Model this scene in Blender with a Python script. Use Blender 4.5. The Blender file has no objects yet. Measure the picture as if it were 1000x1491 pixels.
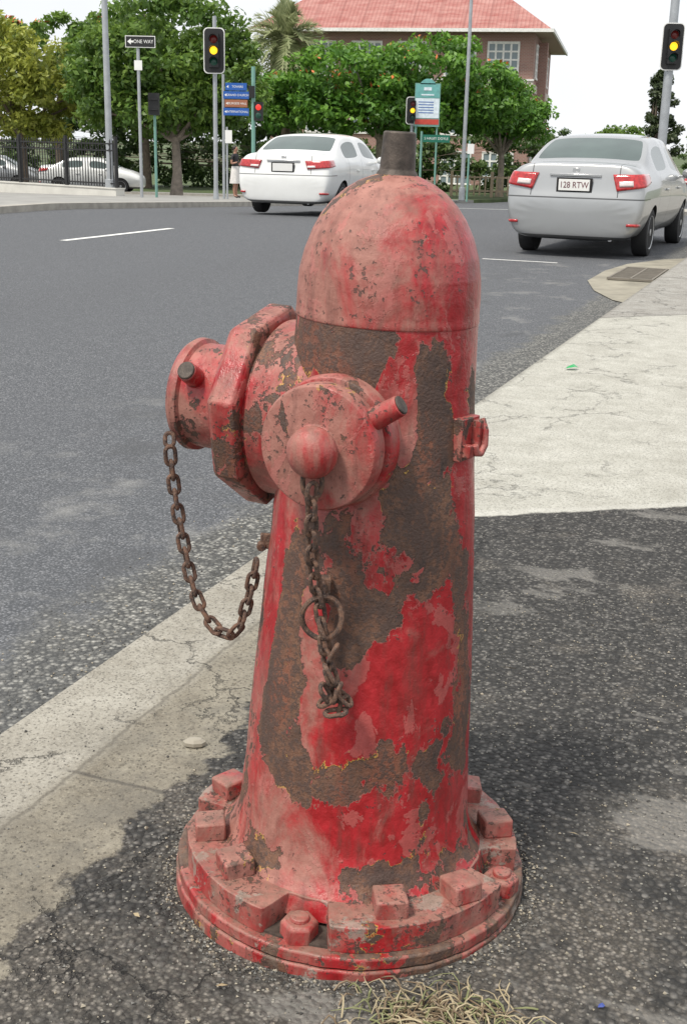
import bpy, math, random
from math import sin, cos, pi, radians, sqrt, atan2, exp
from mathutils import Vector, Matrix, noise as mnoise
random.seed(7)
S = bpy.context.scene
COL = S.collection

# ------------------------------------------------------------------ helpers
class NT:
    def __init__(s, name):
        s.mat = bpy.data.materials.new(name); s.mat.use_nodes = True
        s.nt = s.mat.node_tree; s.b = s.nt.nodes['Principled BSDF']; s.out = s.nt.nodes['Material Output']
    def node(s, t, props=None, ins=None):
        n = s.nt.nodes.new(t)
        for k, v in (props or {}).items(): setattr(n, k, v)
        for k, v in (ins or {}).items(): s.set(n.inputs[k], v)
        return n
    def set(s, inp, v):
        if isinstance(v, bpy.types.NodeSocket): s.nt.links.new(v, inp)
        else:
            if isinstance(v, (tuple, list)) and len(v) == 3 and inp.type == 'RGBA': v = (*v, 1)
            inp.default_value = v
    def m(s, op, a, b=None, c=None, clamp=False):
        n = s.nt.nodes.new('ShaderNodeMath'); n.operation = op; n.use_clamp = clamp
        s.set(n.inputs[0], a)
        if b is not None: s.set(n.inputs[1], b)
        if c is not None: s.set(n.inputs[2], c)
        return n.outputs[0]
    def mix(s, f, a, b, mode='MIX'):
        n = s.nt.nodes.new('ShaderNodeMix'); n.data_type = 'RGBA'; n.blend_type = mode
        s.set(n.inputs[0], f); s.set(n.inputs[6], a); s.set(n.inputs[7], b)
        return n.outputs[2]
    def obj(s):
        return s.node('ShaderNodeTexCoord').outputs['Object']
    def mapv(s, v, scale=(1, 1, 1), loc=(0, 0, 0)):
        return s.node('ShaderNodeMapping', None, {'Vector': v, 'Scale': scale, 'Location': loc}).outputs[0]
    def noise(s, v, scale, detail=4, rough=.55, dist=0):
        return s.node('ShaderNodeTexNoise', None, {'Vector': v, 'Scale': scale, 'Detail': detail, 'Roughness': rough, 'Distortion': dist}).outputs[0]
    def voro(s, v, scale, feat='F1', out='Distance'):
        return s.node('ShaderNodeTexVoronoi', {'feature': feat}, {'Vector': v, 'Scale': scale}).outputs[out]
    def ramp(s, x, lo, hi, a=0., b=1.):
        n = s.node('ShaderNodeMapRange', {'interpolation_type': 'LINEAR'}, {'Value': x, 'From Min': lo, 'From Max': hi, 'To Min': a, 'To Max': b})
        return n.outputs[0]
    def xyz(s, v):
        n = s.node('ShaderNodeSeparateXYZ', None, {0: v}); return n.outputs[0], n.outputs[1], n.outputs[2]
    def attr(s, name):
        return s.node('ShaderNodeAttribute', {'attribute_name': name}).outputs['Fac']
    def bump(s, h, strength=.5, dist=.01):
        n = s.node('ShaderNodeBump', None, {'Height': h, 'Strength': strength, 'Distance': dist})
        s.nt.links.new(n.outputs[0], s.b.inputs['Normal'])
    def fin(s, col=None, rough=None, metal=None):
        if col is not None: s.set(s.b.inputs['Base Color'], col)
        if rough is not None: s.set(s.b.inputs['Roughness'], rough)
        if metal is not None: s.set(s.b.inputs['Metallic'], metal)
        return s.mat

def simple(name, col, rough=.6, metal=0, var=.15, scale=8., bump=0):
    t = NT(name); o = t.obj(); n = t.noise(o, scale, 5)
    c = t.mix(t.ramp(n, .3, .7), tuple(x*(1-var) for x in col), tuple(min(1, x*(1+var)) for x in col))
    if bump: t.bump(t.noise(o, scale*6, 3), .4, bump)
    return t.fin(c, rough, metal)

def basis(d):
    d = Vector(d).normalized()
    up = Vector((0, 0, 1)) if abs(d.z) < .9 else Vector((1, 0, 0))
    x = up.cross(d).normalized(); y = d.cross(x)
    return x, y, d

class MB:
    def __init__(s): s.v = []; s.f = []; s.mi = []
    def add(s, vs, fs, mi=0):
        o = len(s.v); s.v += [tuple(v) for v in vs]
        s.f += [tuple(i+o for i in f) for f in fs]; s.mi += [mi]*len(fs)
    def box(s, c, size, mi=0, rot=None):
        hx, hy, hz = [a/2 for a in size]; vs = []
        for x in (-hx, hx):
            for y in (-hy, hy):
                for z in (-hz, hz):
                    p = Vector((x, y, z))
                    if rot is not None: p = rot @ p
                    vs.append(p+Vector(c))
        s.add(vs, [(0, 1, 3, 2), (4, 6, 7, 5), (0, 4, 5, 1), (2, 3, 7, 6), (0, 2, 6, 4), (1, 5, 7, 3)], mi)
    def lathe(s, prof, org=(0, 0, 0), axis=(0, 0, 1), n=32, mi=0, phase=0., cap=(True, True)):
        x, y, d = basis(axis); org = Vector(org); vs = []; fs = []
        for r, l in prof:
            for i in range(n):
                a = 2*pi*i/n+phase
                vs.append(org+d*l+(x*cos(a)+y*sin(a))*max(r, 1e-5))
        for j in range(len(prof)-1):
            for i in range(n):
                k = (i+1) % n
                fs.append((j*n+i, j*n+k, (j+1)*n+k, (j+1)*n+i))
        if cap[0]: fs.append(tuple(range(n-1, -1, -1)))
        if cap[1]: fs.append(tuple((len(prof)-1)*n+i for i in range(n)))
        s.add(vs, fs, mi)
    def cyl(s, p0, p1, r0, r1=None, n=16, mi=0, phase=0.):
        p0 = Vector(p0); p1 = Vector(p1); r1 = r0 if r1 is None else r1
        s.lathe([(r0, 0), (r1, (p1-p0).length)], p0, p1-p0, n, mi, phase)
    def tube(s, pts, rad, n=8, closed=False, mi=0):
        pts = [Vector(p) for p in pts]; N = len(pts)
        rad = rad if isinstance(rad, (list, tuple)) else [rad]*N
        vs = []; fs = []; prevx = None
        for i, p in enumerate(pts):
            if closed: t = pts[(i+1) % N]-pts[i-1]
            else: t = pts[min(i+1, N-1)]-pts[max(i-1, 0)]
            t = t.normalized()
            if prevx is None: x, y, _ = basis(t)
            else:
                x = (prevx-t*prevx.dot(t)).normalized(); y = t.cross(x)
            prevx = x
            for k in range(n):
                a = 2*pi*k/n; vs.append(p+(x*cos(a)+y*sin(a))*rad[i])
        for i in range(N if closed else N-1):
            j = (i+1) % N
            for k in range(n):
                l = (k+1) % n; fs.append((i*n+k, i*n+l, j*n+l, j*n+k))
        if not closed:
            fs.append(tuple(range(n-1, -1, -1))); fs.append(tuple((N-1)*n+i for i in range(n)))
        s.add(vs, fs, mi)
    def sphere(s, c, r, n=16, m=10, mi=0, sc=(1, 1, 1)):
        vs = []; fs = []
        for j in range(m+1):
            th = pi*j/m
            for i in range(n):
                a = 2*pi*i/n
                vs.append((c[0]+r*sc[0]*sin(th)*cos(a), c[1]+r*sc[1]*sin(th)*sin(a), c[2]+r*sc[2]*cos(th)))
        for j in range(m):
            for i in range(n):
                k = (i+1) % n; fs.append((j*n+i, (j+1)*n+i, (j+1)*n+k, j*n+k))
        s.add(vs, fs, mi)
    def build(s, name, mats, parent=None, ang=35, bevel=0, flat=False):
        me = bpy.data.meshes.new(name); me.from_pydata(s.v, [], s.f)
        for mt in mats: me.materials.append(mt)
        me.polygons.foreach_set('material_index', s.mi)
        if not flat:
            me.polygons.foreach_set('use_smooth', [True]*len(me.polygons))
            me.set_sharp_from_angle(angle=radians(ang))
        me.update()
        ob = bpy.data.objects.new(name, me); COL.objects.link(ob)
        if parent: ob.parent = parent
        if bevel:
            b = ob.modifiers.new('bevel', 'BEVEL'); b.width = bevel; b.segments = 2; b.limit_method = 'ANGLE'; b.angle_limit = radians(30)
        return ob

def empty(name, loc=(0, 0, 0), rot=(0, 0, 0)):
    e = bpy.data.objects.new(name, None); e.empty_display_size = .2
    e.location = loc; e.rotation_euler = rot; COL.objects.link(e); return e

def text(name, body, size, loc, rot, mat, parent=None, ext=.001, sx=1.):
    c = bpy.data.curves.new(name, 'FONT'); c.body = body; c.size = size; c.extrude = ext
    c.align_x = 'CENTER'; c.align_y = 'CENTER'; c.materials.append(mat)
    o = bpy.data.objects.new(name, c); o.location = loc; o.rotation_euler = rot; o.scale = (sx, 1, 1)
    COL.objects.link(o)
    if parent: o.parent = parent
    return o

def T(y):
    return -.034*(min(max(y, 24), 60)-24)

# ------------------------------------------------------------------ world / sun / camera
SUN_EL, SUN_AZ = radians(60), radians(-135)
w = bpy.data.worlds.new("World"); S.world = w; w.use_nodes = True
nt = w.node_tree; bg = nt.nodes['Background']
sky = nt.nodes.new('ShaderNodeTexSky'); sky.sky_type = 'NISHITA'; sky.sun_disc = False
sky.sun_elevation = SUN_EL; sky.sun_rotation = SUN_AZ; sky.dust_density = 3; sky.air_density = 1
tc = nt.nodes.new('ShaderNodeTexCoord'); nz = nt.nodes.new('ShaderNodeTexNoise'); nz.inputs['Scale'].default_value = 2.2; nz.inputs['Detail'].default_value = 4
nt.links.new(tc.outputs['Generated'], nz.inputs['Vector'])
mr = nt.nodes.new('ShaderNodeMapRange'); mr.inputs[1].default_value = .35; mr.inputs[2].default_value = .6; mr.inputs[3].default_value = .80; mr.inputs[4].default_value = .98
nt.links.new(nz.outputs[0], mr.inputs[0])
mx = nt.nodes.new('ShaderNodeMix'); mx.data_type = 'RGBA'
nt.links.new(mr.outputs[0], mx.inputs[0]); nt.links.new(sky.outputs[0], mx.inputs[6]); mx.inputs[7].default_value = (10.7, 10.9, 11.2, 1)
nt.links.new(mx.outputs[2], bg.inputs[0]); bg.inputs[1].default_value = .105
sl = bpy.data.lights.new('sun', 'SUN'); sl.energy = 3.6; sl.angle = radians(9); sl.color = (1, .94, .84)
so = bpy.data.objects.new('sun', sl); COL.objects.link(so)
sd = Vector((sin(SUN_AZ)*cos(SUN_EL), cos(SUN_AZ)*cos(SUN_EL), sin(SUN_EL)))
so.rotation_euler = sd.to_track_quat('Z', 'Y').to_euler(); so.location = sd*50
cam = bpy.data.cameras.new('camera'); cam.lens = 42.25; cam.sensor_width = 36; cam.clip_end = 3000; cam.clip_start = .05
co = bpy.data.objects.new('camera', cam); COL.objects.link(co); S.camera = co
co.matrix_world = Matrix.Translation((0, 0, 1.25)) @ Matrix.Rotation(radians(90-17.1), 4, 'X') @ Matrix.Rotation(radians(1.3), 4, 'Z')
S.view_settings.view_transform = 'Standard'
try: S.view_settings.look = 'None'
except Exception: pass
S.view_settings.exposure = 0

# ------------------------------------------------------------------ hydrant materials
def paint_mat(name, thr=.56, fade=.3, bias=False, cement=0., chips=.62, side=0., bw=.19, dirt=0.):
    t = NT(name); o = t.obj()
    n1 = t.noise(t.mapv(o, (1, 1, .72)), 9, 6, .64, .35)
    n2 = t.noise(t.mapv(o, (1, 1, .8), (4, 2, 7)), 34, 4, .65, .5)
    n4 = t.noise(o, 95, 4, .7)
    n5 = t.noise(o, 210, 2, .6)
    h = t.m('ADD', n1, t.m('MULTIPLY', t.m('SUBTRACT', n2, .5), .36))
    h = t.m('ADD', h, t.m('MULTIPLY', t.m('SUBTRACT', n4, .5), .07))
    if bias: h = t.m('ADD', h, t.m('MULTIPLY', t.attr('bias'), bw))
    peel = t.ramp(h, thr, thr+.006)
    edge = t.m('MULTIPLY', t.ramp(h, thr-.014, thr-.008), t.m('SUBTRACT', 1., peel))
    lip_dark = t.m('MULTIPLY', t.ramp(h, thr+.03, thr+.004), peel)   # darker rust colour beside the paint lip
    chip = t.ramp(t.m('ADD', n4, t.m('MULTIPLY', t.m('SUBTRACT', h, .5), .75)), chips, chips+.02)
    _, _, nzv = t.xyz(t.node('ShaderNodeNewGeometry').outputs['Normal'])
    px, _, _ = t.xyz(o)
    nf = t.noise(t.mapv(o, (1, 1, .5), (3, 1, 2)), 9, 6, .68, .6)
    f = t.m('ADD', t.m('MULTIPLY', t.m('SUBTRACT', nf, .5), 6.0), fade)
    f = t.m('ADD', f, t.m('MULTIPLY', nzv, .35))
    f = t.m('ADD', f, t.m('MULTIPLY', px, -side), clamp=True)
    red = t.mix(t.ramp(n2, .35, .65), (.26, .012, .014), (.42, .024, .030))
    fad = t.mix(t.ramp(t.noise(o, 23, 5, .7), .35, .65), (.25, .10, .078), (.37, .17, .135))
    pc = t.mix(f, red, fad)
    lay = t.ramp(t.noise(t.mapv(o, (1, 1, .7), (8, 8, 1)), 15, 6, .66, .4), .565, .575, 0, .5)
    pc = t.mix(lay, pc, t.mix(n2, (.40, .085, .08), (.42, .19, .16)))
    pc = t.mix(t.ramp(t.noise(t.mapv(o, (1, 1, .18), (9, 0, 0)), 40, 4, .7), .5, .75, 0, .7), pc, (.12, .048, .038))
    rust = t.mix(t.ramp(t.noise(t.mapv(o, (1, 1, .5)), 22, 6, .72), .36, .62), (.050, .033, .028), (.165, .082, .050))
    rust = t.mix(t.ramp(n4, .5, .72, 0, .6), rust, (.17, .12, .095))
    rust = t.mix(t.ramp(t.noise(t.mapv(o, (1, 1, .3), (5, 5, 1)), 13, 4), .52, .66, 0, .7), rust, (.23, .075, .042))
    rust = t.mix(t.m('MULTIPLY', lip_dark, .6), rust, (.035, .022, .019))
    c = t.mix(edge, pc, t.mix(t.ramp(t.noise(o, 13, 2), .60, .615), (.30, .11, .09), (.46, .28, .07)))
    c = t.mix(peel, c, rust)
    c = t.mix(t.m('MULTIPLY', chip, .85), c, (.075, .046, .037))
    if cement:
        cm = t.ramp(t.noise(t.mapv(o, (1, 1, 1), (2, 7, 0)), 13, 6, .72), .64-cement, .67-cement)
        c = t.mix(t.m('MULTIPLY', cm, .72), c, t.mix(n4, (.20, .16, .13), (.40, .36, .31)))
    if dirt:
        c = t.mix(t.ramp(t.m('ADD', t.noise(o, 30, 5, .7), t.m('MULTIPLY', nzv, .1)), .5, .68, 0, dirt), c, (.17, .12, .09))
    t.set(t.b.inputs['Roughness'], t.ramp(t.m('MAXIMUM', peel, f), 0, 1, .30, .64))
    hh = t.m('ADD', t.m('SUBTRACT', 1., t.m('MAXIMUM', peel, t.m('MULTIPLY', chip, .6))), t.m('MULTIPLY', n4, .5))
    hh = t.m('ADD', hh, t.m('MULTIPLY', n5, t.m('ADD', .12, t.m('MULTIPLY', peel, .55))))
    hh = t.m('ADD', hh, t.m('ADD', t.m('MULTIPLY', n2, .3), t.m('MULTIPLY', lay, .35)))
    t.bump(hh, .9, .0026)
    return t.fin(c)

m_body = paint_mat('peeling_red_paint', .550, -.10, True, side=3.2)
m_dome = paint_mat('faded_red_paint_dome', .640, .62, True, chips=.63, side=4.2, bw=.16)
m_port = paint_mat('faded_red_paint_port', .590, .35, False, side=.6, chips=.625)
m_cap = paint_mat('faded_red_paint_cap', .63, .62, False, chips=.64)
m_flange = paint_mat('faded_red_paint_flange', .615, .62, False, .075, chips=.61, dirt=.55)
m_bolt = paint_mat('faded_red_paint_bolt', .66, .75, False, .0, chips=.63, dirt=.5)
m_rim = paint_mat('rusty_flange_paint', .535, .5, False, .06, chips=.58, dirt=.6)
m_dark = simple('dark_worn_steel', (.075, .06, .05), .6, .3, .5, 60, .002)
def rust_chain():
    t = NT('rusty_chain_steel'); o = t.obj()
    c = t.mix(t.ramp(t.noise(o, 90, 5, .7), .4, .65), (.05, .034, .029), (.18, .095, .06))
    c = t.mix(t.ramp(t.noise(o, 300, 2), .55, .7, 0, .6), c, (.24, .17, .13))
    t.bump(t.noise(o, 500, 3), .8, .001)
    return t.fin(c, .85)
m_chain = rust_chain()

# ------------------------------------------------------------------ fire hydrant
HYD = empty('fire_hydrant', (.025, 1.885, 0), (0, radians(2.1), 0))
rust_p = [(-.42, .955, .5, .038), (.45, .926, .16, .055), (.47, .806, .22, .085), (-.31, .643, .46, .06), (-.2, .534, .22, .06), (-.72, .49, .17, .11),
          (-.70, .36, .2, .09), (.08, .327, .34, .04), (-.42, .26, .3, .045), (.70, .65, .26, .1), (.86, .40, .16, .15), (.3, .72, .2, .05), (.55, .26, .3, .05), (.2, .56, .12, .05), (.1, .12, .3, .02)]
paint_p = [(.02, .655, .22, .055), (-.93, .61, .22, .11), (.42, .447, .36, .085), (-.25, .38, .26, .06), (-.1, .19, .45, .055), (.65, .545, .14, .07), (-.92, .45, .12, .12), (.12, .90, .15, .05), (.25, .84, .10, .06), (-.75, .2, .2, .05), (.8, .92, .15, .08), (.3, .25, .2, .04), (.85, .75, .14, .07), (.8, .2, .2, .06), (.5, .74, .1, .035), (-.5, .56, .1, .04)]
def bias_at(phi, z):
    b = 0
    for L, sg in ((rust_p, 1), (paint_p, -1)):
        for a, zz, ra, rz in L:
            ph = math.asin(max(-1, min(1, a)))
            d = ((phi-ph)/(ra*1.25))**2+((z-zz)/(rz*1.15))**2
            if d < 2.2: b += sg*exp(-d*d*.8)
    return max(-1, min(1, b))
def interp(tab, z):
    for (z0, r0), (z1, r1) in zip(tab, tab[1:]):
        if z <= z1: 
            f = (z-z0)/(z1-z0); return r0+(r1-r0)*f
    return tab[-1][1]
body_tab = [(.05, .240), (.08, .230), (.092, .220), (.105, .211), (.125, .204), (.15, .199), (.25, .1925), (.356, .1865), (.48, .178), (.677, .165), (.76, .157), (.86, .148), (.993, .1415)]
def surf_rev(name, tab, z0, z1, nz_, nphi, mat, biasf, amp=.0012, capz=False):
    vs = []; fs = []; bs = []
    for j in range(nz_+1):
        z = z0+(z1-z0)*j/nz_
        r = tab(z)
        for i in range(nphi):
            a = 2*pi*i/nphi  # a=0 faces -Y, + towards +X
            p = Vector((sin(a), -cos(a), 0))*r+Vector((0, 0, z))
            k = 1+(mnoise.noise(p*14)*amp+mnoise.noise(p*40)*amp*.4)/max(r, .02)
            vs.append((p.x*k, p.y*k, p.z)); ph = a if a < pi else a-2*pi
            bs.append(biasf(ph, z))
    for j in range(nz_):
        for i in range(nphi):
            k = (i+1) % nphi; fs.append((j*nphi+i, j*nphi+k, (j+1)*nphi+k, (j+1)*nphi+i))
    fs.append(tuple(nz_*nphi+i for i in range(nphi)))
    me = bpy.data.meshes.new(name); me.from_pydata(vs, [], fs); me.materials.append(mat)
    at = me.attributes.new('bias', 'FLOAT', 'POINT'); at.data.foreach_set('value', bs)
    me.polygons.foreach_set('use_smooth', [True]*len(me.polygons)); me.set_sharp_from_angle(angle=radians(50))
    ob = bpy.data.objects.new(name, me); COL.objects.link(ob); ob.parent = HYD
    return ob
surf_rev('barrel', lambda z: interp(body_tab, z), .05, .993, 200, 200, m_body, bias_at, .0014)
dome_tab = [(.989, .1405), (.991, .1428), (.996, .1430), (1.004, .1422), (1.03, .142), (1.06, .1400), (1.09, .134), (1.12, .1235), (1.145, .110), (1.165, .095), (1.182, .077), (1.195, .057), (1.202, .040), (1.206, .03)]
def dome_bias(ph, z):
    b = -.1
    if z < 1.01: b += .2
    b += max(0, min(1, (z-1.168)/.03))*.7
    return b
surf_rev('dome_cap', lambda z: interp(dome_tab, z), .989, 1.206, 110, 160, m_dome, dome_bias, .0007)
b = MB()
b.lathe([(.034, 1.198), (.031, 1.207), (.027, 1.213), (.0245, 1.266), (.022, 1.268)], n=24)
b.build('operating_stem', [m_dark], HYD, bevel=.001)

def dirv(deg):  # 0 = towards -Y; positive = towards -X
    a = radians(deg); return Vector((-sin(a), -cos(a), 0))
P1 = dirv(24.5); P2 = dirv(24+90)
z1 = .826; z2 = .823
b = MB(); o1 = Vector((0, 0, z1))
b.lathe([(.088, .09), (.086, .15), (.098, .155), (.1, .175), (.097, .187), (.083, .19), (.083, .2)], o1, P1, 64)
b.build('front_outlet_neck', [m_port], HYD, bevel=.0015)
b = MB()
b.lathe([(.086, .191), (.0905, .194), (.0928, .2), (.0928, .226), (.090, .2315), (.082, .2335), (.05, .2345), (.036, .236), (.032, .24)], o1, P1, 80)
ob = b.build('front_outlet_cap', [m_cap], HYD, bevel=.001)
b = MB()
b.lathe([(.026, .233), (.025, .241), (.031, .246), (.0365, .253), (.0380, .262), (.036, .272), (.031, .280), (.022, .287), (.010, .2905), (.001, .2915)], o1+Vector((.007, 0, .001)), P1, 40)
b.build('cap_knob', [m_cap], HYD, ang=60)
rad = (Vector((.75, -.25, .52))); rad = (rad-P1*rad.dot(P1)).normalized()
b = MB(); c0 = o1+P1*.207
b.cyl(c0+rad*.08, c0+rad*.137, .0175, .0155, 20); b.cyl(c0+rad*.1372, c0+rad*.140, .0145, .0135, 20, 1)
b.build('cap_lug', [m_cap, m_dark], HYD, bevel=.0015)
o2 = Vector((0, 0, z2)); b = MB()
b.lathe([(.152, .06), (.150, .11), (.146, .135), (.145, .168), (.138, .173), (.138, .18)], o2, P2, 80)
b.build('side_outlet_neck', [m_port], HYD)
b = MB()
b.lathe([(.157, .176), (.167, .182), (.167, .220), (.157, .230), (.130, .2305)], o2, P2, 8, phase=radians(10))
b.build('side_outlet_octagonal_nut', [m_port], HYD, ang=20, bevel=.003)
b = MB()
b.lathe([(.099, .225), (.097, .235), (.092, .242), (.089, .265), (.088, .322), (.095, .326), (.096, .337), (.091, .345), (.07, .352), (.03, .356)], o2, P2, 64)
b.build('side_outlet_plug', [m_port], HYD)
b = MB(); c0 = o2+P2*.298
rad = Vector((-.25, -.75, .45)); rad = (rad-P2*rad.dot(P2)).normalized()
b.cyl(c0+rad*.075, c0+rad*.120, .0175, .0165, 20); b.cyl(c0+rad*.1202, c0+rad*.124, .0155, .0145, 20, 1)
b.cyl(c0-rad*.075, c0-rad*.118, .0165, .0155, 20)
b.build('plug_lug', [m_port, m_dark], HYD, bevel=.0015)

def flange(name, Rf, za, zb, mat, nseg=360, bev=.004):
    vs = []; fs = []
    for z in (za, zb):
        for i in range(nseg):
            a = 2*pi*i/nseg; r = Rf(math.degrees(a)); r += .0022*mnoise.noise(Vector((cos(a)*9, sin(a)*9, z*10)))
            vs.append((cos(a)*r, sin(a)*r, z))
    for i in range(nseg):
        k = (i+1) % nseg; fs.append((i, k, nseg+k, nseg+i))
    ri = .15
    for i in range(nseg):
        a = 2*pi*i/nseg; vs.append((cos(a)*ri, sin(a)*ri, zb))
    for i in range(nseg):
        k = (i+1) % nseg; fs.append((nseg+i, nseg+k, 2*nseg+k, 2*nseg+i))
    me = bpy.data.meshes.new(name); me.from_pydata(vs, [], fs); me.materials.append(mat)
    me.polygons.foreach_set('use_smooth', [True]*len(me.polygons)); me.set_sharp_from_angle(angle=radians(40))
    ob = bpy.data.objects.new(name, me); COL.objects.link(ob); ob.parent = HYD
    m = ob.modifiers.new('b', 'BEVEL'); m.width = bev; m.segments = 3; m.limit_method = 'ANGLE'; m.angle_limit = radians(50)
    return ob
notches = [(-108, 8), (-20, 8), (62, 9), (140, 8), (175, 5)]
def Rtop(a):
    r = .291
    for c, hw in notches:
        d = abs((a-c+180) % 360-180)
        tt = min(1, max(0, (d-hw)/3.5)); tt = tt*tt*(3-2*tt)
        r = min(r, .230+(.291-.230)*tt)
    return r
flange('ground_plate', lambda a: .309, -.01, .016, m_rim)
flange('lower_flange', lambda a: .306, .0195, .038, m_rim)
flange('notched_top_flange', Rtop, .039, .084, m_flange, 720, .004)
b = MB(); b.lathe([(.298, .012), (.298, .024)], n=120); b.lathe([(.286, .032), (.286, .042)], n=120); b.build('flange_gasket', [m_dark], HYD)
b = MB()
for a, r, rt in [(-169.4, .252, 8), (-142, .247, 25), (-76, .246, 8), (-47, .258, 30), (3, .255, 12), (157, .245, 40), (31, .25, 0), (92, .25, 20), (117, .25, 50)]:
    a = radians(a); R = Matrix.Rotation(radians(rt), 3, 'Z') @ Matrix.Rotation(radians(random.uniform(-5, 5)), 3, 'X') @ Matrix.Rotation(radians(random.uniform(-5, 5)), 3, 'Y')
    b.box((cos(a)*r, sin(a)*r, .098), (.052, .052, .034), 0, R)
b.build('square_bolts', [m_bolt], HYD, bevel=.004)
b = MB()
for a, r in [(-108, .266), (-21, .275), (62, .26), (140, .26)]:
    a = radians(a); c = Vector((cos(a)*r, sin(a)*r, .037))
    b.lathe([(.031, 0), (.031, .026), (.026, .031)], c, (0, 0, 1), 6, 0, random.random()); b.lathe([(.016, .03), (.015, .038)], c, (0, 0, 1), 14)
b.build('hex_nuts', [m_bolt], HYD, ang=25, bevel=.002)
b = MB(); ar = radians(57)
c = Vector((sin(ar)*.151, -cos(ar)*.151, .825)); R = Matrix.Rotation(ar, 3, 'Z')
b.box(c, (.056, .022, .066), 0, R)
b.box(c+R @ Vector((.012, -.016, .004)), (.014, .016, .05), 0, R); b.box(c+R @ Vector((-.016, -.016, -.016)), (.013, .016, .02), 0, R)
b.tube([c+R @ Vector(p) for p in [(.020, -.018, .03), (.020, -.026, .012), (.018, -.028, -.01), (.008, -.027, -.022), (-.004, -.026, -.02), (-.008, -.024, -.006)]], .006, 10)
b.build('side_bracket', [m_port], HYD, bevel=.003)
# chains
Minv = (Matrix.Translation(HYD.location) @ Matrix.Rotation(radians(2.1), 4, 'Y')).inverted()
def linkpts(c, t, up, L=.04, W=.024, r=.0037):
    t = t.normalized(); s = up-t*up.dot(t); s.normalize()
    a = (L-W)/2; R = W/2-r; pts = []
    for i in range(9): 
        th = -pi/2+pi*i/8; pts.append(c+t*(a+R*cos(th))+s*R*sin(th))
    for i in range(9):
        th = pi/2+pi*i/8; pts.append(c+t*(-a+R*cos(th))+s*R*sin(th))
    return pts
def chain(b, pts, pitch=.0255, jitter=.12, tw0=0):
    P = [Vector(p) for p in pts]
    dense = []
    for i in range(len(P)-1):
        p0 = P[max(i-1, 0)]; p1 = P[i]; p2 = P[i+1]; p3 = P[min(i+2, len(P)-1)]
        for k in range(20):
            u = k/20; dense.append(.5*((2*p1)+(p2-p0)*u+(2*p0-5*p1+4*p2-p3)*u*u+(3*p1-p0-3*p2+p3)*u**3))
    dense.append(P[-1]); acc = 0; last = dense[0]; pos = [dense[0]]
    for p in dense[1:]:
        seg = (p-last).length
        while acc+seg >= pitch:
            f = (pitch-acc)/seg; last = last.lerp(p, f); pos.append(last.copy()); seg = (p-last).length; acc = 0
        acc += seg; last = p
    for i in range(len(pos)-1):
        c = (pos[i]+pos[i+1])/2; t = pos[i+1]-pos[i]
        ang = tw0+(pi/2 if i % 2 else 0)+random.uniform(-jitter, jitter)+.35
        up = Vector((cos(ang), sin(ang), 0)) if abs(t.normalized().z) > .35 else (Vector((0, cos(ang), sin(ang))))
        b.tube([Minv @ p for p in linkpts(c, t, up)], .0037, 8, True)
b = MB()
chain(b, [(-.290, 1.935, .758), (-.286, 1.94, .70), (-.276, 1.935, .630), (-.2514, 1.92, .512), (-.222, 1.905, .460), (-.196, 1.895, .443), (-.174, 1.89, .455), (-.154, 1.88, .524), (-.139, 1.872, .60)])
b.tube([Minv @ Vector(p) for p in linkpts(Vector((-.291, 1.94, .772)), Vector((0, .3, 1)), Vector((1, 0, 0)), .03, .022)], .0037, 8, True)
b.build('plug_chain', [m_chain], HYD)
b = MB()
b.box(Minv @ Vector((-.122, 1.87, .622)), (.026, .008, .026)); b.lathe([(.008, -.006), (.008, .006)], Minv @ Vector((-.133, 1.868, .614)), (0, 1, .2), 12)
b.box(Minv @ Vector((-.028, 1.713, .60)), (.022, .02, .04))
b.tube([Minv @ (Vector((-.028, 1.695, .60))+Vector((0, .014*cos(a), .014*sin(a)))) for a in [2*pi*i/14 for i in range(14)]], .0045, 8, True)
b.build('chain_eyes', [m_chain], HYD, bevel=.002)
b = MB(); sh = .010
chain(b, [(-.045+.0, 1.637, .785), (-.046, 1.643, .74), (-.044, 1.66, .67), (-.039, 1.675, .62), (-.032, 1.68, .58), (-.025, 1.68, .53), (-.018, 1.675, .49), (-.009, 1.67, .465), (-.003, 1.668, .437)], tw0=.3)
b.tube([Minv @ (Vector((-.047, 1.664, .826))+Vector((.032*cos(a), -.004, .032*sin(a)))) for a in [2*pi*i/20 for i in range(20)]], .0032, 8, True)
b.tube([Minv @ (Vector((-.045, 1.645, .787))+Vector((.014*cos(a), 0, .024*sin(a)))) for a in [2*pi*i/20 for i in range(20)]], .0038, 8, True)
b.tube([Minv @ (Vector((-.029, 1.678, .567))+Vector((.030*cos(a), .004*sin(a*2), .034*sin(a)))) for a in [2*pi*i/28 for i in range(28)]], .0045, 8, True)
for (cx, cy, cz, tx, tz) in [(-.02, 1.672, .50, .4, 1), (-.036, 1.672, .54, -.4, 1), (-.024, 1.66, .47, -.6, 1), (-.002, 1.665, .43, .8, -.8), (-.026, 1.665, .425, .9, .5), (-.014, 1.655, .41, 1, .1), (-.012, 1.66, .44, .3, 1), (-.03, 1.66, .44, -.5, 1), (-.002, 1.668, .415, .2, 1)]:
    b.tube([Minv @ p for p in linkpts(Vector((cx+.009, cy, cz+.012)), Vector((tx, random.uniform(-.3, .3), tz)), Vector((random.uniform(-1, 1), 1, .2)))], .0037, 8, True)
b.build('cap_chain', [m_chain], HYD)

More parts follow.
